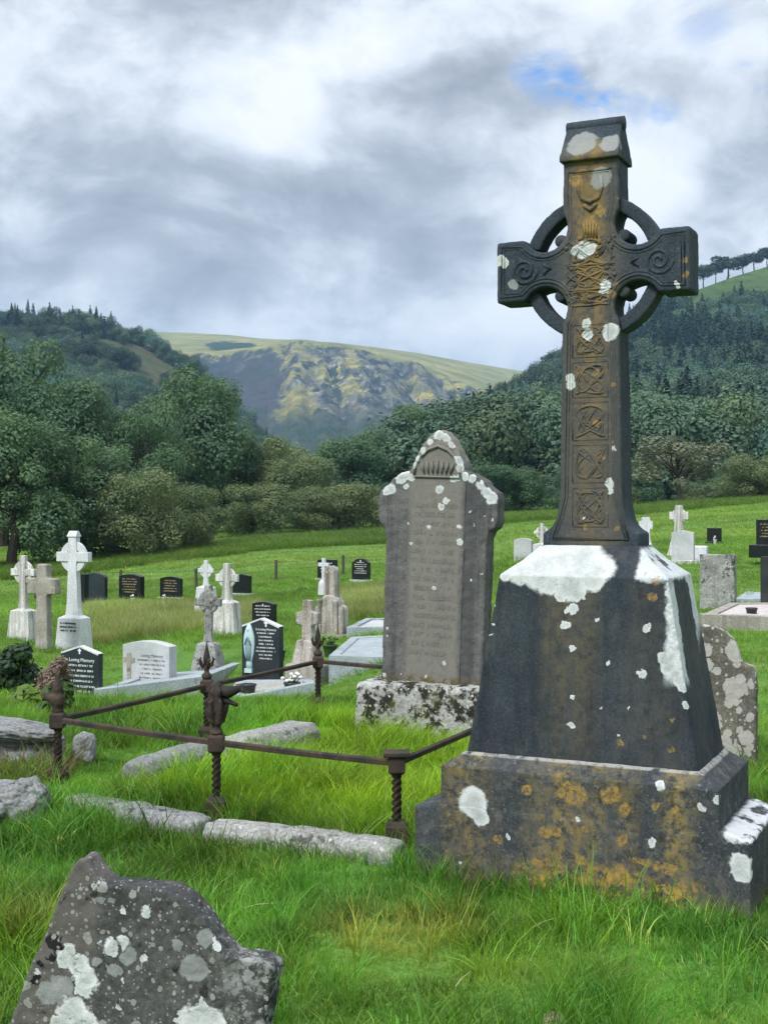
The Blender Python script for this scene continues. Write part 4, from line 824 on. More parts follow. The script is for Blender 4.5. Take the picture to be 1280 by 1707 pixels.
t = B(); ar = [(.15, 1.615), (.145, 1.67), (.115, 1.73), (.065, 1.775), (0, 1.80)]; pa = [(x, -.086, z) for x, z in ar]+[(-x, -.086, z) for x, z in ar[:-1][::-1]]
t.tube(pa, .009, 7); t.tube([(-.15, -.086, 1.612), (.15, -.086, 1.612)], .006, 6); t.done('arch_moulding', M_TS, tb, True)
t = B()
for k in range(7):
    a = (k-3)*.30; t.tube([(.028*(k-3), -.086, 1.635), (.028*(k-3)*1.15, -.089, 1.675), (.028*(k-3)*1.2, -.084, 1.715-.006*abs(k-3))], [.006, .009, .004], 6)
t.done('carved_crown', M_TS, tb, True)
g = random.Random(5); t = B()
for k in range(17): strokes(g, -.165+g.uniform(0, .04), .165-g.uniform(0, .04), 1.44-k*.056, .030, -.080, t, .003)
q = t.done('inscription', M_TS, tb); q['kind'] = 'stuff'

# ------------------------------------------------------------------ slate headstone in the corner of the view
SZ = 2.75; ks = SZ/F
def sl(u, v): return ((u-245)*ks*1.03, 1.5-(v-HOR)*ks)
so = [(30, 1680), (63, 1594), (86, 1544), (108, 1497), (128, 1447), (140, 1431), (151, 1433), (161, 1447), (180, 1468), (205, 1470), (240, 1470), (272, 1468), (300, 1474), (326, 1486), (345, 1503), (362, 1522), (377, 1546), (388, 1561), (402, 1571), (430, 1572), (462, 1576), (472, 1588), (468, 1612), (452, 1707), (418, 1990), (400, 2030), (-60, 2030), (-50, 1900)]
spz = [sl(*q) for q in so]
swh = [(155, 1632, 22), (140, 1610, 20), (150, 1648, 16), (115, 1600, 16), (125, 1590, 14), (65, 1628, 7), (217, 1511, 7), (259, 1510, 10), (192, 1570, 13), (198, 1580, 9), (220, 1560, 11), (345, 1690, 34), (372, 1680, 22), (355, 1662, 14), (315, 1672, 8), (312, 1684, 6), (395, 1705, 24), (325, 1706, 20), (130, 1690, 28), (145, 1705, 30), (110, 1710, 20), (212, 1673, 6), (258, 1590, 8), (352, 1648, 7), (380, 1555, 10), (373, 1545, 6), (218, 1627, 4), (274, 1704, 4), (172, 1470, 6)]
sgr = [(228, 1582, 16), (340, 1592, 24), (180, 1494, 9), (200, 1497, 7), (175, 1600, 10), (85, 1660, 18), (110, 1650, 22), (355, 1545, 14), (95, 1640, 13), (430, 1600, 9), (205, 1610, 12), (310, 1560, 10)]
_v = lambda lst: [(*(lambda p: (p[0], -.04, p[1]))(sl(u, v)), r*ks) for u, v, r in lst]
def over_slate(b, P0, Pd, col, n):
    s = b.n('ShaderNodeSeparateXYZ', {0: Pd}); x, y, z = s.outputs; bn = b.noise(b.v('ADD', P0, (3, 1, 7)), 35, 6, .75)
    lft = b.rng(b.m('ADD', x, b.m('MULTIPLY', z, -.12)), -.155, -.185)
    col = b.mix(b.m('MULTIPLY', lft, .8), col, b.mix(bn, (.085, .078, .070), (.155, .142, .128)))
    for (u, v, rr_) in ((98, 1570, 14), (105, 1582, 10), (92, 1595, 8), (78, 1612, 8), (62, 1640, 9)):
        cx_, cz_ = sl(u, v); col = b.mix(spots(b, Pd, [(cx_, -.04, cz_, rr_*ks)]), col, (.012, .012, .013))
    rt = b.m('MULTIPLY', b.rng(x, .12, .24), b.rng(bn, .48, .58)); return b.mix(b.m('MULTIPLY', rt, .7), col, (.27, .285, .265))
M_SL = stone('lichened_slate', (.036, .038, .038), (.090, .090, .087), (.028, .029, .030), wl=[(28, .34, .45), (60, .36, .35), (120, .34, .4)], wcol=(.33, .335, .315), dark=(15, .57, (.022, .023, .022)), white=_v(swh), grey=_v(sgr), over=over_slate, streak=.4, fs=90, seed=17, bs=.9, bd=.005)
sx_ = (245-640)*ks
sr = empty('slate_headstone', (sx_, SZ, 0), R(-14), 'broken slate headstone with pointed corner and big white lichen patches in the lower corner', 'headstone')
worn(B().prism(spz, -.04, .03).done('slab', M_SL, sr), .0065, .007, .05, 2)

# ------------------------------------------------------------------ iron railing
IRON = None
m, b = newmat('rusted_iron'); P = b.obj(); n1 = b.noise(P, 30, 6, .7); n2 = b.noise(P, 7, 4, .6)
col = b.mix(b.rng(n2, .38, .62), (.026, .024, .022), (.060, .042, .032)); col = b.mix(b.rng(n1, .55, .7), col, (.105, .068, .045))
finish(b, col, .8, n1, .6, .004, .3, .15); IRON = m
RAILZ = .40
pos_ = {'A': (97, 1200), 'B': (361, 1238), 'C': (661, 1272), 'D': (345, 1143), 'E': (530, 1103)}
PP = {}
for k_, (u, v) in pos_.items():
    Z = (EYE-RAILZ)*F/(v-HOR); PP[k_] = Vector(((u-640)/F*Z, Z, 0))
PP['F'] = PP['E']+(PP['C']-PP['A'])*.97; 
rail = empty('iron_railing', (PP['A'].x, PP['A'].y, 0), 0, 'rusty iron grave railing of twisted posts with spear finials and single rails', 'railing'); RO = Vector((PP['A'].x, PP['A'].y, 0))
def twisted(t, p, z0, z1, a=.018, turns=3.2):
    n = 34; rings = []
    for i in range(n+1):
        q = i/n*turns*2*math.pi; z = z0+(z1-z0)*i/n
        rings.append([Vector((p.x+a*(1.25 if k % 2 == 0 else .62)*math.cos(q+k*math.pi/4), p.y+a*(1.25 if k % 2 == 0 else .62)*math.sin(q+k*math.pi/4), z)) for k in range(8)])
    t.loft(rings)
def spear(t, p, z, s=1.0, broken=0):
    t.lathe([(.022*s, z), (.034*s, z+.015*s), (.036*s, z+.035*s), (.018*s, z+.052*s), (.016*s, z+.07*s), (.026*s, z+.082*s), (.018*s, z+.10*s)], (p.x, p.y, 0), 10)
    for k in range(4):      # curled leaves
        a = k*math.pi/2+.4; c, s_ = math.cos(a), math.sin(a)
        t.tube([(p.x+c*.012*s, p.y+s_*.012*s, z+.085*s), (p.x+c*.036*s, p.y+s_*.036*s, z+.105*s), (p.x+c*.050*s, p.y+s_*.050*s, z+.140*s), (p.x+c*.040*s, p.y+s_*.040*s, z+.160*s)], [.010*s, .014*s, .011*s, .003], 5)
    if not broken: t.lathe([(.014*s, z+.095*s), (.024*s, z+.15*s), (.022*s, z+.165*s), (.012*s, z+.21*s), (.002, z+.265*s)], (p.x, p.y, 0), 8)
def post(k_, kind):
    p = PP[k_]-RO; t = B(); twisted(t, p, .0, RAILZ-.03); o = t.done('post', IRON, rail)
    for e in o.data.polygons: e.use_smooth = True
    B().loft([rect(.047, .047, -.06, p.x, p.y), rect(.047, .047, .135, p.x, p.y), rect(.034, .034, .155, p.x, p.y)]).done('base_block', IRON, o, bevel=.004)
    B().loft([rect(.026, .026, RAILZ-.045, p.x, p.y), rect(.036, .036, RAILZ-.035, p.x, p.y), rect(.036, .036, RAILZ+.03, p.x, p.y), rect(.024, .024, RAILZ+.04, p.x, p.y)]).done('collar', IRON, o, bevel=.003)
    if kind == 'spear':
        t = B(); spear(t, p, RAILZ+.035, .88); t.done('finial', IRON, o, True)
    elif kind == 'cast':      # bulky cast foliage, top broken away
        t = B(); t.lathe([(.028, RAILZ+.035), (.034, RAILZ+.05), (.022, RAILZ+.065), (.024, RAILZ+.09), (.030, RAILZ+.14), (.032, RAILZ+.20), (.026, RAILZ+.25), (.022, RAILZ+.27), (.014, RAILZ+.28)], (p.x, p.y, 0), 12)
        for j in range(6):
            a = j*math.pi/3; c, s_ = math.cos(a), math.sin(a)
            t.tube([(p.x+c*.03, p.y+s_*.03, RAILZ+.09), (p.x+c*.044, p.y+s_*.044, RAILZ+.15), (p.x+c*.050, p.y+s_*.050, RAILZ+.195), (p.x+c*.034, p.y+s_*.034, RAILZ+.205)], [.008, .013, .011, .005], 6)
            t.tube([(p.x+c*.026, p.y+s_*.026, RAILZ+.2), (p.x+c*.036, p.y+s_*.036, RAILZ+.240), (p.x+c*.022, p.y+s_*.022, RAILZ+.272)], [.008, .011, .005], 6)
        q = t.done('finial', IRON, o, True); worn(q, .007, .005, .03, 1)
        t = B(); t.tube([(p.x+.02, p.y, RAILZ+.24), (p.x+.06, p.y-.01, RAILZ+.235), (p.x+.11, p.y-.02, RAILZ+.25)], [.026, .030, .014], 8).tube([(p.x+.03, p.y, RAILZ+.20), (p.x+.10, p.y-.015, RAILZ+.175)], [.016, .010], 6)
        t.done('broken_piece', IRON, q, True)
    elif kind == 'stump':
        t = B(); t.lathe([(.030, RAILZ+.035), (.028, RAILZ+.06), (.038, RAILZ+.09), (.040, RAILZ+.115), (.026, RAILZ+.135), (.028, RAILZ+.16), (.018, RAILZ+.20), (.010, RAILZ+.24)], (p.x, p.y, 0), 12)
        t.tube([(p.x, p.y, RAILZ+.10), (p.x-.05, p.y, RAILZ+.115), (p.x-.075, p.y, RAILZ+.14)], [.03, .022, .01], 7); q = t.done('finial', IRON, o, True); worn(q, .007, .005, .03, 1)
    else:
        B().loft([rect(.052, .045, RAILZ+.03, p.x, p.y), rect(.056, .050, RAILZ+.035, p.x, p.y), rect(.056, .050, RAILZ+.05, p.x, p.y)]).done('cap_plate', IRON, o, bevel=.003)
    return o
for k_, kd in (('A', 'stump'), ('B', 'cast'), ('C', 'plate'), ('D', 'spear'), ('E', 'spear'), ('F', 'spear')): post(k_, kd)
def railbar(a, c, over=.0):
    p, q = PP[a]-RO, PP[c]-RO; d = (q-p); n = 8; pts = [p.lerp(q, -.0+i/n)+Vector((0, 0, RAILZ-.004*math.sin(i/n*math.pi))) for i in range(n+1)]
    s = Vector((-d.y, d.x, 0)).normalized(); rings = [[x+s*.013+Vector((0, 0, -.012)), x+s*.013+Vector((0, 0, .010)), x+Vector((0, 0, .017)), x-s*.013+Vector((0, 0, .010)), x-s*.013+Vector((0, 0, -.012))] for x in pts]
    B().loft(rings).done('rail', IRON, rail, bevel=.002)
for a_, c2_ in (('A', 'B'), ('B', 'C'), ('A', 'D'), ('D', 'E'), ('E', 'F')): railbar(a_, c2_)
PP['G'] = Vector(((790-640)/F*5.85, 5.85, 0)); PP['G'] = PP['C']+(PP['F']-PP['C'])*.99
railbar('C', 'G')

# ------------------------------------------------------------------ kerbs and rough stones
KERB = stone('granite_kerb', (.24, .24, .225), (.38, .38, .36), (.20, .20, .18), streak=.3, dark=(11, .56, (.085, .085, .08)), wl=[(30, .3, .6)], wcol=(.60, .60, .57), bs=1.0, fs=70, seed=18, bd=.01)
KERB2 = stone('grey_kerb', (.20, .205, .205), (.31, .315, .31), (.13, .13, .125), streak=.4, dark=(14, .57, (.06, .06, .055)), bs=1.0, fs=70, seed=19, bd=.01)
MOSSR = stone('mossy_rock', (.16, .165, .165), (.29, .295, .29), (.11, .11, .105), streak=.2, moss=(6, .55), dark=(12, .60, (.05, .05, .048)), bs=1, fs=60, seed=20, bd=.012)
def kerb(p, q, wd, hgt, zt, mt, label, seed=0):
    p, q = Vector(p), Vector(q); d = (q-p).normalized(); s = Vector((-d.y, d.x, 0)); L = (q-p).length; o0 = (p+q)/2; r = empty('kerbstone', (o0.x, o0.y, zt-hgt), math.atan2(d.y, d.x), label, 'kerbstone', 'rough granite kerbstones of the grave plot'); n = max(6, int(L/.07)); g = random.Random(seed); rings = []
    for i in range(n+1):
        x = -L/2+L*i/n; e = .82 if i in (0, n) else 1; w1, h1 = wd/2*e*g.uniform(.97, 1.03), hgt*(.95 if i in (0, n) else g.uniform(.985, 1.015))
        rings.append([(x, -w1, -.12), (x, w1, -.12), (x, w1, h1*.80), (x, w1*.65, h1), (x, -w1*.65, h1), (x, -w1, h1*.78)])
    worn(B().loft(rings).done('block', mt, r), .012, .008, .09, 2)
    return r
def kp(u, v, z): Z = (EYE-z)*F/(v-HOR); return at(u, v, Z)
kerb(kp(120, 1322, .11), kp(343, 1362, .11), .17, .17, .11, KERB2, 'rough grey kerbstone left of the foremost railing post', 1)
kerb(kp(352, 1363, .12), kp(668, 1408, .10), .17, .17, .115, KERB, 'pale speckled kerbstone between the foremost and the plate-topped railing posts', 2)
kerb(kp(222, 1270, .17), kp(352, 1232, .17), .20, .20, .17, KERB2, 'darker grey kerbstone lying inside the railing', 3)
kerb(kp(378, 1232, .19), kp(512, 1200, .19), .24, .22, .19, KERB, 'pale speckled kerbstone lying inside the railing behind the cast post', 4)
def rock(u, v, Z, dims, mt, label, seed, rz=0, name='rock', tilt=(0, 0)):
    p = at(u, v, Z); bm = bmesh.new(); bmesh.ops.create_icosphere(bm, subdivisions=6, radius=1)
    co = np.array([q.co for q in bm.verts]); co = np.sign(co)*np.abs(co)**.62; d = fbm(co[:, 0]*1.3+seed*3, co[:, 1]*1.3, co[:, 2]*1.3, 4, seed)
    d2 = fbm(co[:, 0]*7+seed, co[:, 1]*7, co[:, 2]*7, 4, seed+9); co = co*(1+.34*d+.07*d2+.05*np.abs(fbm(co[:, 0]*3.1, co[:, 1]*3.1, co[:, 2]*3.1, 3, seed+4)))[:, None]*np.array(dims)
    for q, c in zip(bm.verts, co): q.co = c
    me = bpy.data.meshes.new(name); bm.to_mesh(me); bm.free(); o = link(name, me, mt, smooth=True); o.location = p; o.rotation_euler = (R(tilt[0]), R(tilt[1]), rz); return tag(o, label, 'rock')
rock(18, 1345, 6.0, (.16, .16, .125), KERB2, 'lumpy pale grey rock at the photo edge below the mossy ledge', 3)
rock(-18, 1365, 5.9, (.12, .14, .10), KERB2, 'lower lumpy rock cut off by the photo edge', 5)
rock(20, 1217, 6.95, (.25, .20, .05), MOSSR, 'flat grey slab stone lying on the mossy ledge', 7, .3, tilt=(0, 9))
rock(40, 1265, 6.95, (.20, .17, .14), MOSSR, 'brown mossy boulder under the flat slab', 11)
rock(140, 1250, 7.0, (.06, .05, .085), KERB2, 'small pointed grey stone beside the corner railing post', 13)
rock(925, 1702, 3.74, (.035, .03, .02), stone('tan_stone', (.22, .18, .11), (.34, .28, .18), fs=60), 'small tan stone in the short grass at the bottom', 17)
for i, (u, v, Z, s, lab) in enumerate([(20, 1232, 8.3, .09, 'small stone beneath the flat slab'), ]): rock(u, v, Z, (s, s, s*.6), MOSSR, lab, 20+i)

# ------------------------------------------------------------------ grave surrounds behind
PLOTS_XY = []
def plot(name, quad, hgt, mt, label, cat, fill=None, wd=.14, raise_=False):
    """a low kerb frame round a grave with its filling; quad = ground points"""
    q = [Vector((p[0], p[1], max(p[2], g1(p[0], p[1])+.03) if raise_ else p[2])) for p in quad]; c = sum(q, Vector())/4; r = empty(name, c, 0, label, cat)
    PLOTS_XY.append([(p.x, p.y) for p in q])
    for i in range(4):
        a, e = q[i]-c, q[(i+1) % 4]-c; d = (e-a).normalized(); s = Vector((-d.y, d.x, 0))*wd; cut = d*(wd if i % 2 else 0); a2, e2 = a+cut, e-cut
        B().loft([[a2+Vector((0, 0, -.3)), e2+Vector((0, 0, -.3)), e2+s+Vector((0, 0, -.3)), a2+s+Vector((0, 0, -.3))], [a2+Vector((0, 0, hgt)), e2+Vector((0, 0, hgt)), e2+s+Vector((0, 0, hgt)), a2+s+Vector((0, 0, hgt))]]).done('kerb', mt, r, bevel=.008)
    if fill:
        t = B(); k = [p-c for p in q]; t.loft([[p*.97+Vector((0, 0, -.3)) for p in k], [p*.97+Vector((0, 0, hgt*fill[1])) for p in k]]); t.done(fill[2], fill[0], r)
    return r
GRAVEL = stone('grave_gravel', (.34, .33, .31), (.46, .45, .42), wl=[(38, .42, .3), (60, .4, .3)], wcol=(.60, .59, .56), dark=(45, .58, (.11, .105, .10)), bs=1, fs=60, seed=21, bd=.02)
PGRAVEL = stone('pink_gravel', (.50, .44, .42), (.62, .56, .54), wl=[(38, .42, .3)], wcol=(.70, .66, .64), bs=1, fs=60, seed=22, bd=.02)
plot('grave_surround', [at(160, 1174, 17.6), at(345, 1150, 18.2), at(420, 1118, 21), at(290, 1128, 21.5)], .20, SLAB, 'pale concrete grave slab around the speckled granite headstone', 'grave slab', (SLAB, .8, 'slab'))
plot('grave_surround', [at(375, 1186, 15.8), at(528, 1180, 15.9), at(520, 1150, 18), at(395, 1150, 18)], .14, SLAB, 'gravel-covered grave in front of the robed figure headstone', 'grave', (GRAVEL, .9, 'gravel_bed'), raise_=True)
plot('grave_surround', [at(548, 1112, 17.5), at(690, 1116, 17.2), at(700, 1072, 21), at(585, 1078, 21)], .16, SLAB, 'raised pale blue-grey grave slab beside the tall weathered headstone', 'grave slab', (SLAB, .85, 'slab'))
plot('grave_surround', [at(578, 1066, 23), at(700, 1066, 23), at(720, 1048, 26.5), at(610, 1048, 26.5)], .22, SLAB, 'second raised grave slab further down beyond the blue-grey one', 'grave slab', (GREYG, .85, 'slab'))
plot('grave_surround', [at(1170, 1040, 15.6), at(1330, 1046, 15.6), at(1330, 1018, 19), at(1216, 1018, 19)], .12, CONC, 'pink gravel grave with a low kerb at the photo edge', 'grave', (PGRAVEL, .8, 'gravel_bed'))
plot('grave_surround', [at(1225, 1006, 21.5), at(1330, 1006, 21.5), at(1330, 988, 25), at(1250, 988, 25)], .08, SLAB, 'pale flat slab behind the square stained old headstone', 'grave slab', (SLAB, .9, 'slab'))
plot('grave_surround', [at(1070, 945, 30), at(1180, 940, 30.5), at(1180, 930, 33.5), at(1085, 933, 33.5)], .10, WHITE2, 'white kerbed grave before the stained white celtic cross', 'grave', (GRAVEL, .7, 'gravel_bed'))
# pots and flowers
POTB = simple('black_pot', (.018, .022, .022), .4, .1); POTR = simple('brown_pot', (.12, .06, .04), .7, .15); PETW = simple('white_petals', (.70, .70, .66), .7, .06); GRN = simple('pot_leaves', (.035, .075, .025), .7, .3)
def pot(u, v, Z, r0, h, mt, fl, label, seed=1, nf=14):
    p = at(u, v, Z); p.z = max(p.z, g1(p.x, p.y)+.02); r = empty('flower_pot', p, 0, label, 'flower pot'); g = random.Random(seed)
    B().lathe([(r0*.7, -.02), (r0*.72, 0), (r0, h*.85), (r0*1.1, h*.9), (r0*1.1, h), (r0*.85, h), (r0*.8, h*.9)], n=14).done('pot', mt, r, True)
    if fl:
        t = B(); s = B()
        for i in range(nf):
            a = g.uniform(0, 6.28); q = g.uniform(0, r0*1.3); z = h+g.uniform(.02, .11); t.lathe([(.004, z-.018), (.026, z-.006), (.028, z+.006), (.012, z+.02)], (q*math.cos(a), q*math.sin(a), 0), 7); s.tube([(q*.3*math.cos(a), q*.3*math.sin(a), h*.9), (q*math.cos(a), q*math.sin(a), z)], .006, 4)
        q = s.done('stems', GRN, r); q['kind'] = 'stuff'; q = t.done('blooms', fl, r, True); q['kind'] = 'stuff'
pot(487, 1166, 16.4, .10, .22, POTB, PETW, 'black pot of white flowers beside the robed figure headstone', 1)
pot(414, 1162, 16.6, .10, .17, POTB, None, 'empty dark bowl at the foot of the robed figure headstone', 2)
pot(401, 1160, 16.7, .06, .15, POTR, None, 'small brown jar beside the dark bowl', 3)
pot(550, 1092, 19.6, .11, .16, GRN, GRN, 'round green wreath pot by the stepped brown cross', 4)
pot(468, 1100, 18.9, .07, .14, POTB, None, 'small black vase between the robed figure headstone and the brown cross', 5)
pot(222, 1008, 39.2, .06, .16, WHITE, PETW, 'little white vase below the black arched headstone', 6, 5)
pot(1252, 1034, 16.4, .07, .16, POTB, None, 'black cube-like vase on the pink gravel grave', 7)
pot(274, 1008, 39.3, .05, .12, WHITE, PETW, 'tiny white flower bowl before the gilt lettered headstone', 8, 5)
pot(1191, 908, 37.2, .05, .14, WHITE, PETW, 'small white vase at the lone black headstone', 9, 5)

# post and wire fence along the pasture
WOOD = simple('grey_fence_wood', (.075, .068, .055), .95, .25, 12, bs=.6); WIRE = simple('fence_wire', (.12, .12, .12), .5, .1, metal=.6)
fp = [(60, 1002, 41.5), (201, 1004, 43), (328, 1000, 44.5), (460, 984, 46), (572, 974, 47.5), (690, 968, 49)]
p0 = at(*fp[0]); fr_ = empty('wire_fence', p0, 0, 'old timber post and wire fence crossing the pasture behind the black headstones', 'fence'); tops = []
for i, q in enumerate(fp):
    p = at(*q)-p0; t = B(); lean = random.uniform(-.05, .05); t.tube([p+Vector((0, 0, -.3)), p+Vector((lean*.4, 0, .5)), p+Vector((lean, 0, 1.08))], [.058, .055, .05], 8); t.done('post', WOOD, fr_); tops.append((p, lean))
for hgt in (.45, .75, 1.0):
    pts = []
    for (a, l1), (c, l2) in zip(tops, tops[1:]):
        for k in range(6): pts.append(a.lerp(c, k/6)+Vector((0, -.05, hgt-.03*math.sin(k/6*math.pi))))
    B().tube(pts, .007, 4).done('wire', WIRE, fr_)

# ------------------------------------------------------------------ plants among the graves
def bush(u, v, Z, hw, top, mt, label, name='bush', seed=1, n=2600, leaf=.05, cat='bush', stem=True):
    p = at(u, v, Z); k = Z/F; r = empty(name, (p.x, p.y, p.z-.03), 0, label, cat); w_ = hw*k; h = (v-top)*k
    me = crown(seed, [(x*w_, y*w_, z*h, q*w_) for x, y, z, q in lobes(seed+5, 11, .62, .30, .82, .26, .42)], n, leaf, name='crown'); link('crown', me, mt, r)
    if stem:
        t = B()
        for i in range(6): a = i*1.05; t.tube([(0, 0, -.05), (.25*w_*math.cos(a), .25*w_*math.sin(a), h*.35), (.55*w_*math.cos(a), .55*w_*math.sin(a), h*.7)], [.014, .01, .004], 5)
        t.done('stems', BARK, r)
    return r
EVG = leafmat('evergreen_leaves', (.014, .034, .018), (.035, .070, .028), .15, sc=9); DRY = leafmat('dry_flowers', (.11, .075, .055), (.30, .23, .18), .2, sc=11); FERN = leafmat('fresh_leaves', (.07, .14, .02), (.16, .24, .05), .3, sc=9); FERND = leafmat('dark_leaves', (.03, .07, .02), (.07, .12, .03), .25, sc=9)
bush(30, 1175, 10.5, 50, 1056, EVG, 'dense dark evergreen bush in front of the small white celtic cross', seed=3, n=5200, leaf=.024)
r = bush(86, 1190, 9.4, 44, 1076, DRY, 'faded dry brown flower heads in front of the peaked black headstone', 'dried_flowers', 5, 4200, .012, 'flowers')
bush(55, 1205, 9.4, 50, 1140, FERN, 'yellow-green leafy plants under the dry flowers', 'leafy_plant', 8, 700, .045, 'plant')
bush(95, 1210, 8.6, 34, 1120, FERND, 'dark leafy weed behind the corner railing post', 'leafy_plant', 9, 600, .035, 'plant')
BRK = leafmat('dry_stalks', (.13, .095, .045), (.27, .215, .10), .25, sc=9)
p = at(34, 1285, 6.62); r = empty('dead_bracken', (p.x, p.y, .05), 0, 'dry brown grass and stalks hanging over the mossy boulder', 'plant')
# pile of dead branches at the wood edge
p = at(205, 925, 73); r = empty('branch_pile', p, 0, 'heap of dead branches at the edge of the trees', 'branches'); g = random.Random(3); t = B()
for i in range(46):
    a = g.uniform(0, 6.28); c = Vector((g.uniform(-1.3, 1.3), g.uniform(-.5, .5), g.uniform(0, .5))); d = Vector((math.cos(a), math.sin(a)*.4, g.uniform(-.2, .5)))*g.uniform(.5, 1.2); t.tube([c-d, c+Vector((0, 0, .08)), c+d], [.05, .04, .015], 5)
q = t.done('branches', simple('dead_wood', (.12, .095, .075), .95, .3, 4), r); q['kind'] = 'stuff'

# ------------------------------------------------------------------ grass
def tuft(seed, n, h0, h1, spread, wd, lean=.5, segs=3):
    g = np.random.default_rng(seed); V = []; Fc = []
    for i in range(n):
        a = g.uniform(0, 6.283); q = spread*math.sqrt(g.uniform(0, 1)); bx, by = q*math.cos(a), q*math.sin(a); h = g.uniform(h0, h1); l = h*lean*g.uniform(.15, 1.3); b_ = a+g.normal()*.9; dx, dy = math.cos(b_), math.sin(b_); f_ = g.uniform(0, 6.283); sx, sy = math.cos(f_)*wd*g.uniform(.7, 1.3), math.sin(f_)*wd; o_ = len(V)
        for k in range(segs+1):
            t_ = k/segs; x = bx+dx*l*t_**2; y = by+dy*l*t_**2; z = h*(t_-.18*lean*t_**3)-.01; w_ = (1-t_**1.6)
            if k == segs: V.append((x, y, z))
            else: V += [(x-sx*w_, y-sy*w_, z), (x+sx*w_, y+sy*w_, z)]
        for k in range(segs-1): Fc.append((o_+2*k, o_+2*k+1, o_+2*k+3, o_+2*k+2))
        Fc.append((o_+2*segs-2, o_+2*segs-1, o_+2*segs))
    return mesh('grass_tuft', V, Fc)
me = tuft(260, 520, .10, .30, .24, .0035, .9, 3); link('stalks', me, BRK, r2:=[o for o in C.objects if o.name == 'dead_bracken'][0])['kind'] = 'stuff'
GR = leafmat('grass_blades', (.074, .182, .018), (.155, .305, .042), .38, posn=1, sc=2.6, rough=.5, inst=True)
near_t = [proto('tuft_n%d' % k, tuft(200+k, 16, .045, .11, .05, .0022, .8), GR) for k in range(5)]+[proto('tuft_s%d' % k, tuft(210+k, 30, .02, .055, .075, .0019, 1.0, 2), GR) for k in range(3)]+[proto('tuft_t%d' % k, tuft(220+k, 13, .10, .20, .05, .0026, .75), GR) for k in range(3)]
def wedge(n, r0, r1, seed, ang=25): g = np.random.default_rng(seed); r = np.sqrt(g.uniform(r0*r0, r1*r1, n)); a = np.radians(g.uniform(-ang, ang, n)); return r*np.sin(a), r*np.cos(a), g
def inquad(x, y, q):
    k = np.ones(len(x), bool)
    for (ax, ay), (bx, by) in zip(q, q[1:]+q[:1]): k &= ((bx-ax)*(y-ay)-(by-ay)*(x-ax)) >= 0
    return k
PLOTQ = [(PP[k].x, PP[k].y) for k in ('A', 'C', 'F', 'E')]
CORN = [(c_[0]+Uv[0]*sx*.665+Wv[0]*sy*.315, c_[1]+Uv[1]*sx*.665+Wv[1]*sy*.315) for sx, sy in ((-1, -1), (1, -1), (1, 1), (-1, 1))]
def segd(x, y, a, c): a, c = np.array(a), np.array(c); d = c-a; t = np.clip(((x-a[0])*d[0]+(y-a[1])*d[1])/(d@d), 0, 1); return np.hypot(x-a[0]-t*d[0], y-a[1]-t*d[1])
x, y, g = wedge(32000, 2.2, 10.2, 11, 26)
inp = inquad(x, y, PLOTQ); k = ~inquad(x, y, CORN); x, y, inp = x[k], y[k], inp[k]; z = gz(x, y); n = len(x)
KI = np.minimum(segd(x, y, kp(222, 1270, .17)[:2], kp(352, 1232, .17)[:2]), segd(x, y, kp(378, 1232, .19)[:2], kp(512, 1200, .19)[:2]))
FR = segd(x, y-.12, CORN[0], CORN[1])
edge = np.minimum.reduce([segd(x, y, CORN[0], CORN[1]), segd(x, y, CORN[3], CORN[0]), segd(x, y, PLOTQ[0], PLOTQ[1])])
pt = fbm(x*1.6, y*1.6, o=3, s=61); worn_ = np.clip(ss(4.55-y, 0, .5)*ss(x, -.75, -.2)*1.0+.6*ss(pt, .12, .4)*ss(4.9-y, 0, .5), 0, 1)
longg = ((edge < .12+.10*pt) & (g.uniform(0, 1, n) < .55)) | (inp & (pt > -.25)) | (pt < -.42) | (g.uniform(0, 1, n) < .05)
longg &= (KI > .42) & ~((FR < .25) & (x > .75)); short = (~longg) & ((g.uniform(0, 1, n) < worn_) | (KI < .42) | ((FR < .3) & (x > .8) & (g.uniform(0, 1, n) < .7)))
pick = np.where(short, g.integers(5, 8, n), np.where(longg, g.integers(8, 11, n), g.integers(0, 5, n)))
br = np.clip(1.02+.75*fbm(x*1.1, y*1.1, o=3, s=71)+.7*vn(x*6, y*6, s=72)+g.normal(0, .26, n), .30, 2.2)[:, None]
hue = np.clip(.5+.9*fbm(x*1.4, y*1.4, o=2, s=73)+g.normal(0, .25, n), 0, 1)[:, None]
tint = br*(hue*np.array([[1.25, 1.08, .8]])+(1-hue)*np.array([[.72, .95, 1.15]]))
tint = np.where(inp[:, None], tint*[1.75, 1.45, .9], tint)
brown = np.clip(ss(fbm(x*1.3, y*1.3, o=3, s=81), .02, .40)*ss(5.0-y, 0, .6)+.5*ss(.55-np.hypot((x-.35)/1.3, (y-4.05)/.5), 0, .5)*(.6+fbm(x*4, y*4, o=2, s=82)), 0, .9)[:, None]; tint = tint*(1-brown)+tint*brown*np.array([[2.2, 1.05, 2.2]])
dryb = (g.uniform(0, 1, n) < .035)[:, None]; tint = np.where(dryb, np.array([[2.6, 1.5, 3.0]])*br, tint)
s = g.uniform(.7, 1.3, n)*np.clip(1+.8*fbm(x*2.6, y*2.6, o=2, s=76), .6, 1.5); s = np.where(y > 8.7, s*.55, s)
scatter('grass', np.c_[x, y, z], np.c_[g.normal(0, .12, (n, 2)), g.uniform(0, 6.283, n)], np.c_[s, s, s*g.uniform(.8, 1.15, n)], pick, tint, near_t, 'lush green grass around the tall cross and the railing')
mid_t = [proto('tuft_m%d' % k, tuft(230+k, 26, .08, .20, .16, .0042, .7, 2), GR) for k in range(4)]+[proto('tuft_y%d' % k, tuft(240+k, 30, .30, .62, .20, .0050, .45, 3), GR) for k in range(3)]
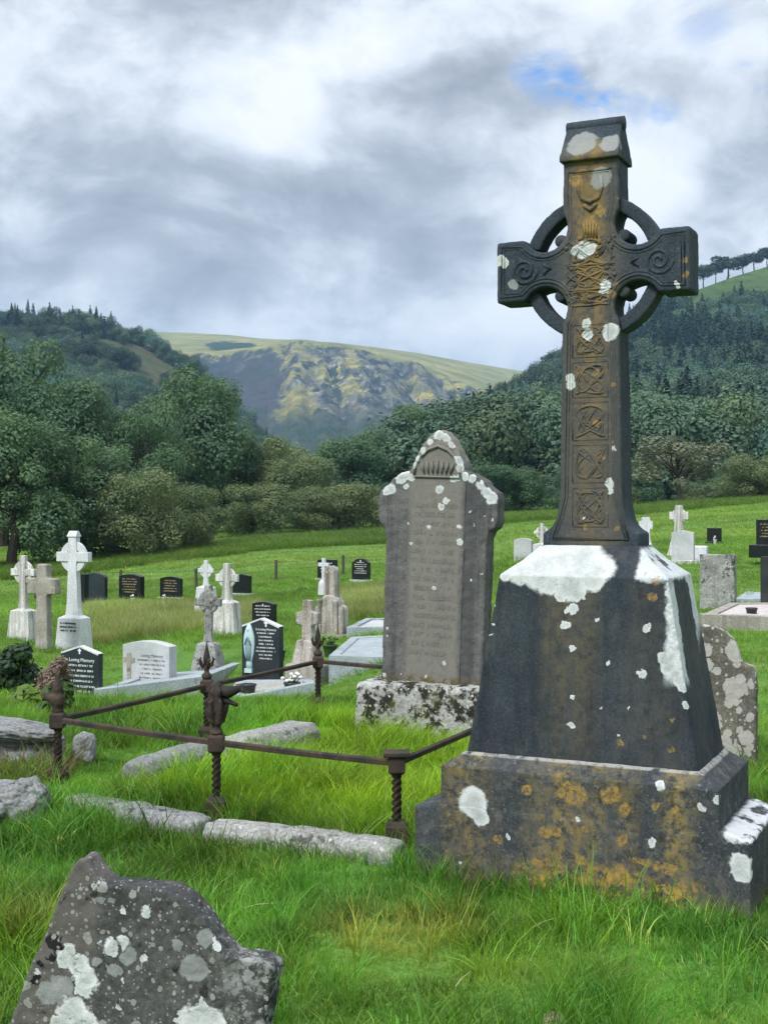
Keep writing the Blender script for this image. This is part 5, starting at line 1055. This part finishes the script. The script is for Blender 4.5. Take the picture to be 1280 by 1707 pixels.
x, y, g = wedge(52000, 10.0, 52, 21, 24); kk = g.uniform(0, 1, len(x)) < np.clip((14/np.hypot(x, y))**1.1, .12, 1); x, y = x[kk], y[kk]; g2 = np.random.default_rng(5); ex = g2.uniform(-8.2, 1.2, 5200); ey = g2.uniform(24.5, 41, 5200); x, y = np.r_[x, ex], np.r_[y, ey]
keep = np.ones(len(x), bool)
for q in PLOTS_XY: keep &= ~(inquad(x, y, q) | inquad(x, y, q[::-1]))
x, y = x[keep], y[keep]; z = gz(x, y); n = len(x); uu = 640+F*x/y; vv_ = HOR+(EYE-z)*F/y
dn = fbm(x*.22, y*.22, o=3, s=91)
dryz = (((uu > 150) & (uu < 430) & (y > 24.5) & (y < 37)) | ((uu > 560) & (uu < 700) & (y > 27) & (y < 41)))
dry = dryz & (dn > -.55)
pick = np.where(dry, g.integers(4, 7, n), g.integers(0, 4, n)); br = np.clip(1+.5*dn+g.normal(0, .14, n), .55, 1.6)[:, None]
tint = br*np.array([[1.25, 1.10, 1.1]]); dcol = np.where(g.uniform(0, 1, n) < .72, 1, 0)[:, None]; tint = np.where(dry[:, None], np.where(dcol > 0, br*np.array([[2.7, 1.42, 4.4]]), br*np.array([[1.5, 1.1, 1.4]])), tint)
dist = np.hypot(x, y); s = np.clip(dist/17, .85, 2.0); s = np.where(dry, g.uniform(.7, 1.15, n), s*g.uniform(.75, 1.2, n)); sz_ = np.where(dry, s*g.uniform(.40, .72, n), np.minimum(s, 1.0)*g.uniform(.5, .9, n))
sz_ = np.where((x > 3) & ~dry, sz_*.6, sz_); sz_ = np.where((uu > 150) & (uu < 700) & (y > 12) & (y < 22), sz_*.5, sz_); sz_ = np.where((uu > 370) & (uu < 540) & (y > 9) & (y < 16), sz_*.30, sz_)
scatter('grass', np.c_[x, y, z], np.c_[g.normal(0, .1, (n, 2)), g.uniform(0, 6.283, n)], np.c_[s, s, sz_], pick, tint, mid_t, 'green and dry yellow grass among the further graves')
# rough grass along the foot of the trees
g = np.random.default_rng(31); n = 5200; uu = g.uniform(-60, 1340, n); yb = np.interp(uu, [-60, 150, 640, 850, 1340], [62, 66, 82, 92, 100]); y = yb*g.uniform(.93, 1.10, n); x = (uu-640)/F*y; z = gz(x, y)
br = np.clip(.85+.3*fbm(x*.2, y*.2, o=2, s=95)+g.normal(0, .15, n), .4, 1.4)[:, None]; tint = br*np.where(g.uniform(0, 1, n)[:, None] < .35, np.array([[1.5, 1.0, 1.6]]), np.array([[.9, .85, .9]])); s = g.uniform(1.2, 2.6, n)
scatter('grass', np.c_[x, y, z], np.c_[np.zeros((n, 2)), g.uniform(0, 6.28, n)], np.c_[s*1.6, s*1.6, s*.42], g.integers(4, 7, n), tint, [q.copy() for q in mid_t], 'rough grass and rushes along the edge of the trees')
g = np.random.default_rng(33); n = 15000; r = np.sqrt(g.uniform(44**2, 96**2, n)); a = np.radians(g.uniform(-20, 20, n)); x, y = r*np.sin(a), r*np.cos(a); z = gz(x, y); nz = fbm(x*.09, y*.16, o=3, s=97); kk = nz > g.uniform(-.6, .5, n); x, y, z, nz = x[kk], y[kk], z[kk], nz[kk]; n = len(x)
br = np.clip(1.1+.5*nz+g.normal(0, .12, n), .6, 1.7)[:, None]; tint = br*np.where(g.uniform(0, 1, n)[:, None] < .4, np.array([[1.9, 1.2, 2.2]]), np.array([[1.25, 1.05, 1.3]])); s = g.uniform(1.6, 3.2, n)
scatter('grass', np.c_[x, y, z-.02], np.c_[np.zeros((n, 2)), g.uniform(0, 6.28, n)], np.c_[s*1.5, s*1.5, s*.40], g.integers(0, 4, n), tint, [q.copy() for q in mid_t], 'tussocky pasture grass in the field beyond the graves')
# a few fallen straws lying in the short grass
STR = simple('dry_straw', (.42, .36, .20), .8, .15)
for i, (u, v, a, L, lab) in enumerate([(770, 1655, .9, .035, 'pale dry straw lying on the worn patch of grass'), (905, 1558, .4, .04, 'dry straw on the grass below the plinth of the cross'), (430, 1528, -.1, .05, 'long dry stem lying on the grass beside the slate headstone')]):
    p = at(u, v, EYE*F/(v-HOR)); t = B()
    for k in range(1): aa = a; t.tube([(-math.cos(aa)*L, -math.sin(aa)*L, .030), (0, .004, .044), (math.cos(aa)*L*1.3, math.sin(aa)*L*1.3, .052)], [.0016, .0014, .0006], 5)
    o = t.done('straw', STR); o.location = p; tag(o, lab, 'straw')

# ------------------------------------------------------------------ valley haze
HAZE = 0.00017
if HAZE:
    hb = B().box((0, 1400, 200), (7000, 5600, 520)).done('haze'); tag(hb, 'thin blue haze lying in the valley', kind='stuff')
    m = bpy.data.materials.new('haze'); m.use_nodes = True; nt = m.node_tree; nt.nodes.clear(); b = NB(nt)
    pv = b.n('ShaderNodeVolumePrincipled', {'Color': (.40, .68, 1.0), 'Density': HAZE, 'Anisotropy': .1}); b.link(pv.outputs[0], b.n('ShaderNodeOutputMaterial').inputs['Volume'])
    hb.data.materials.append(m)
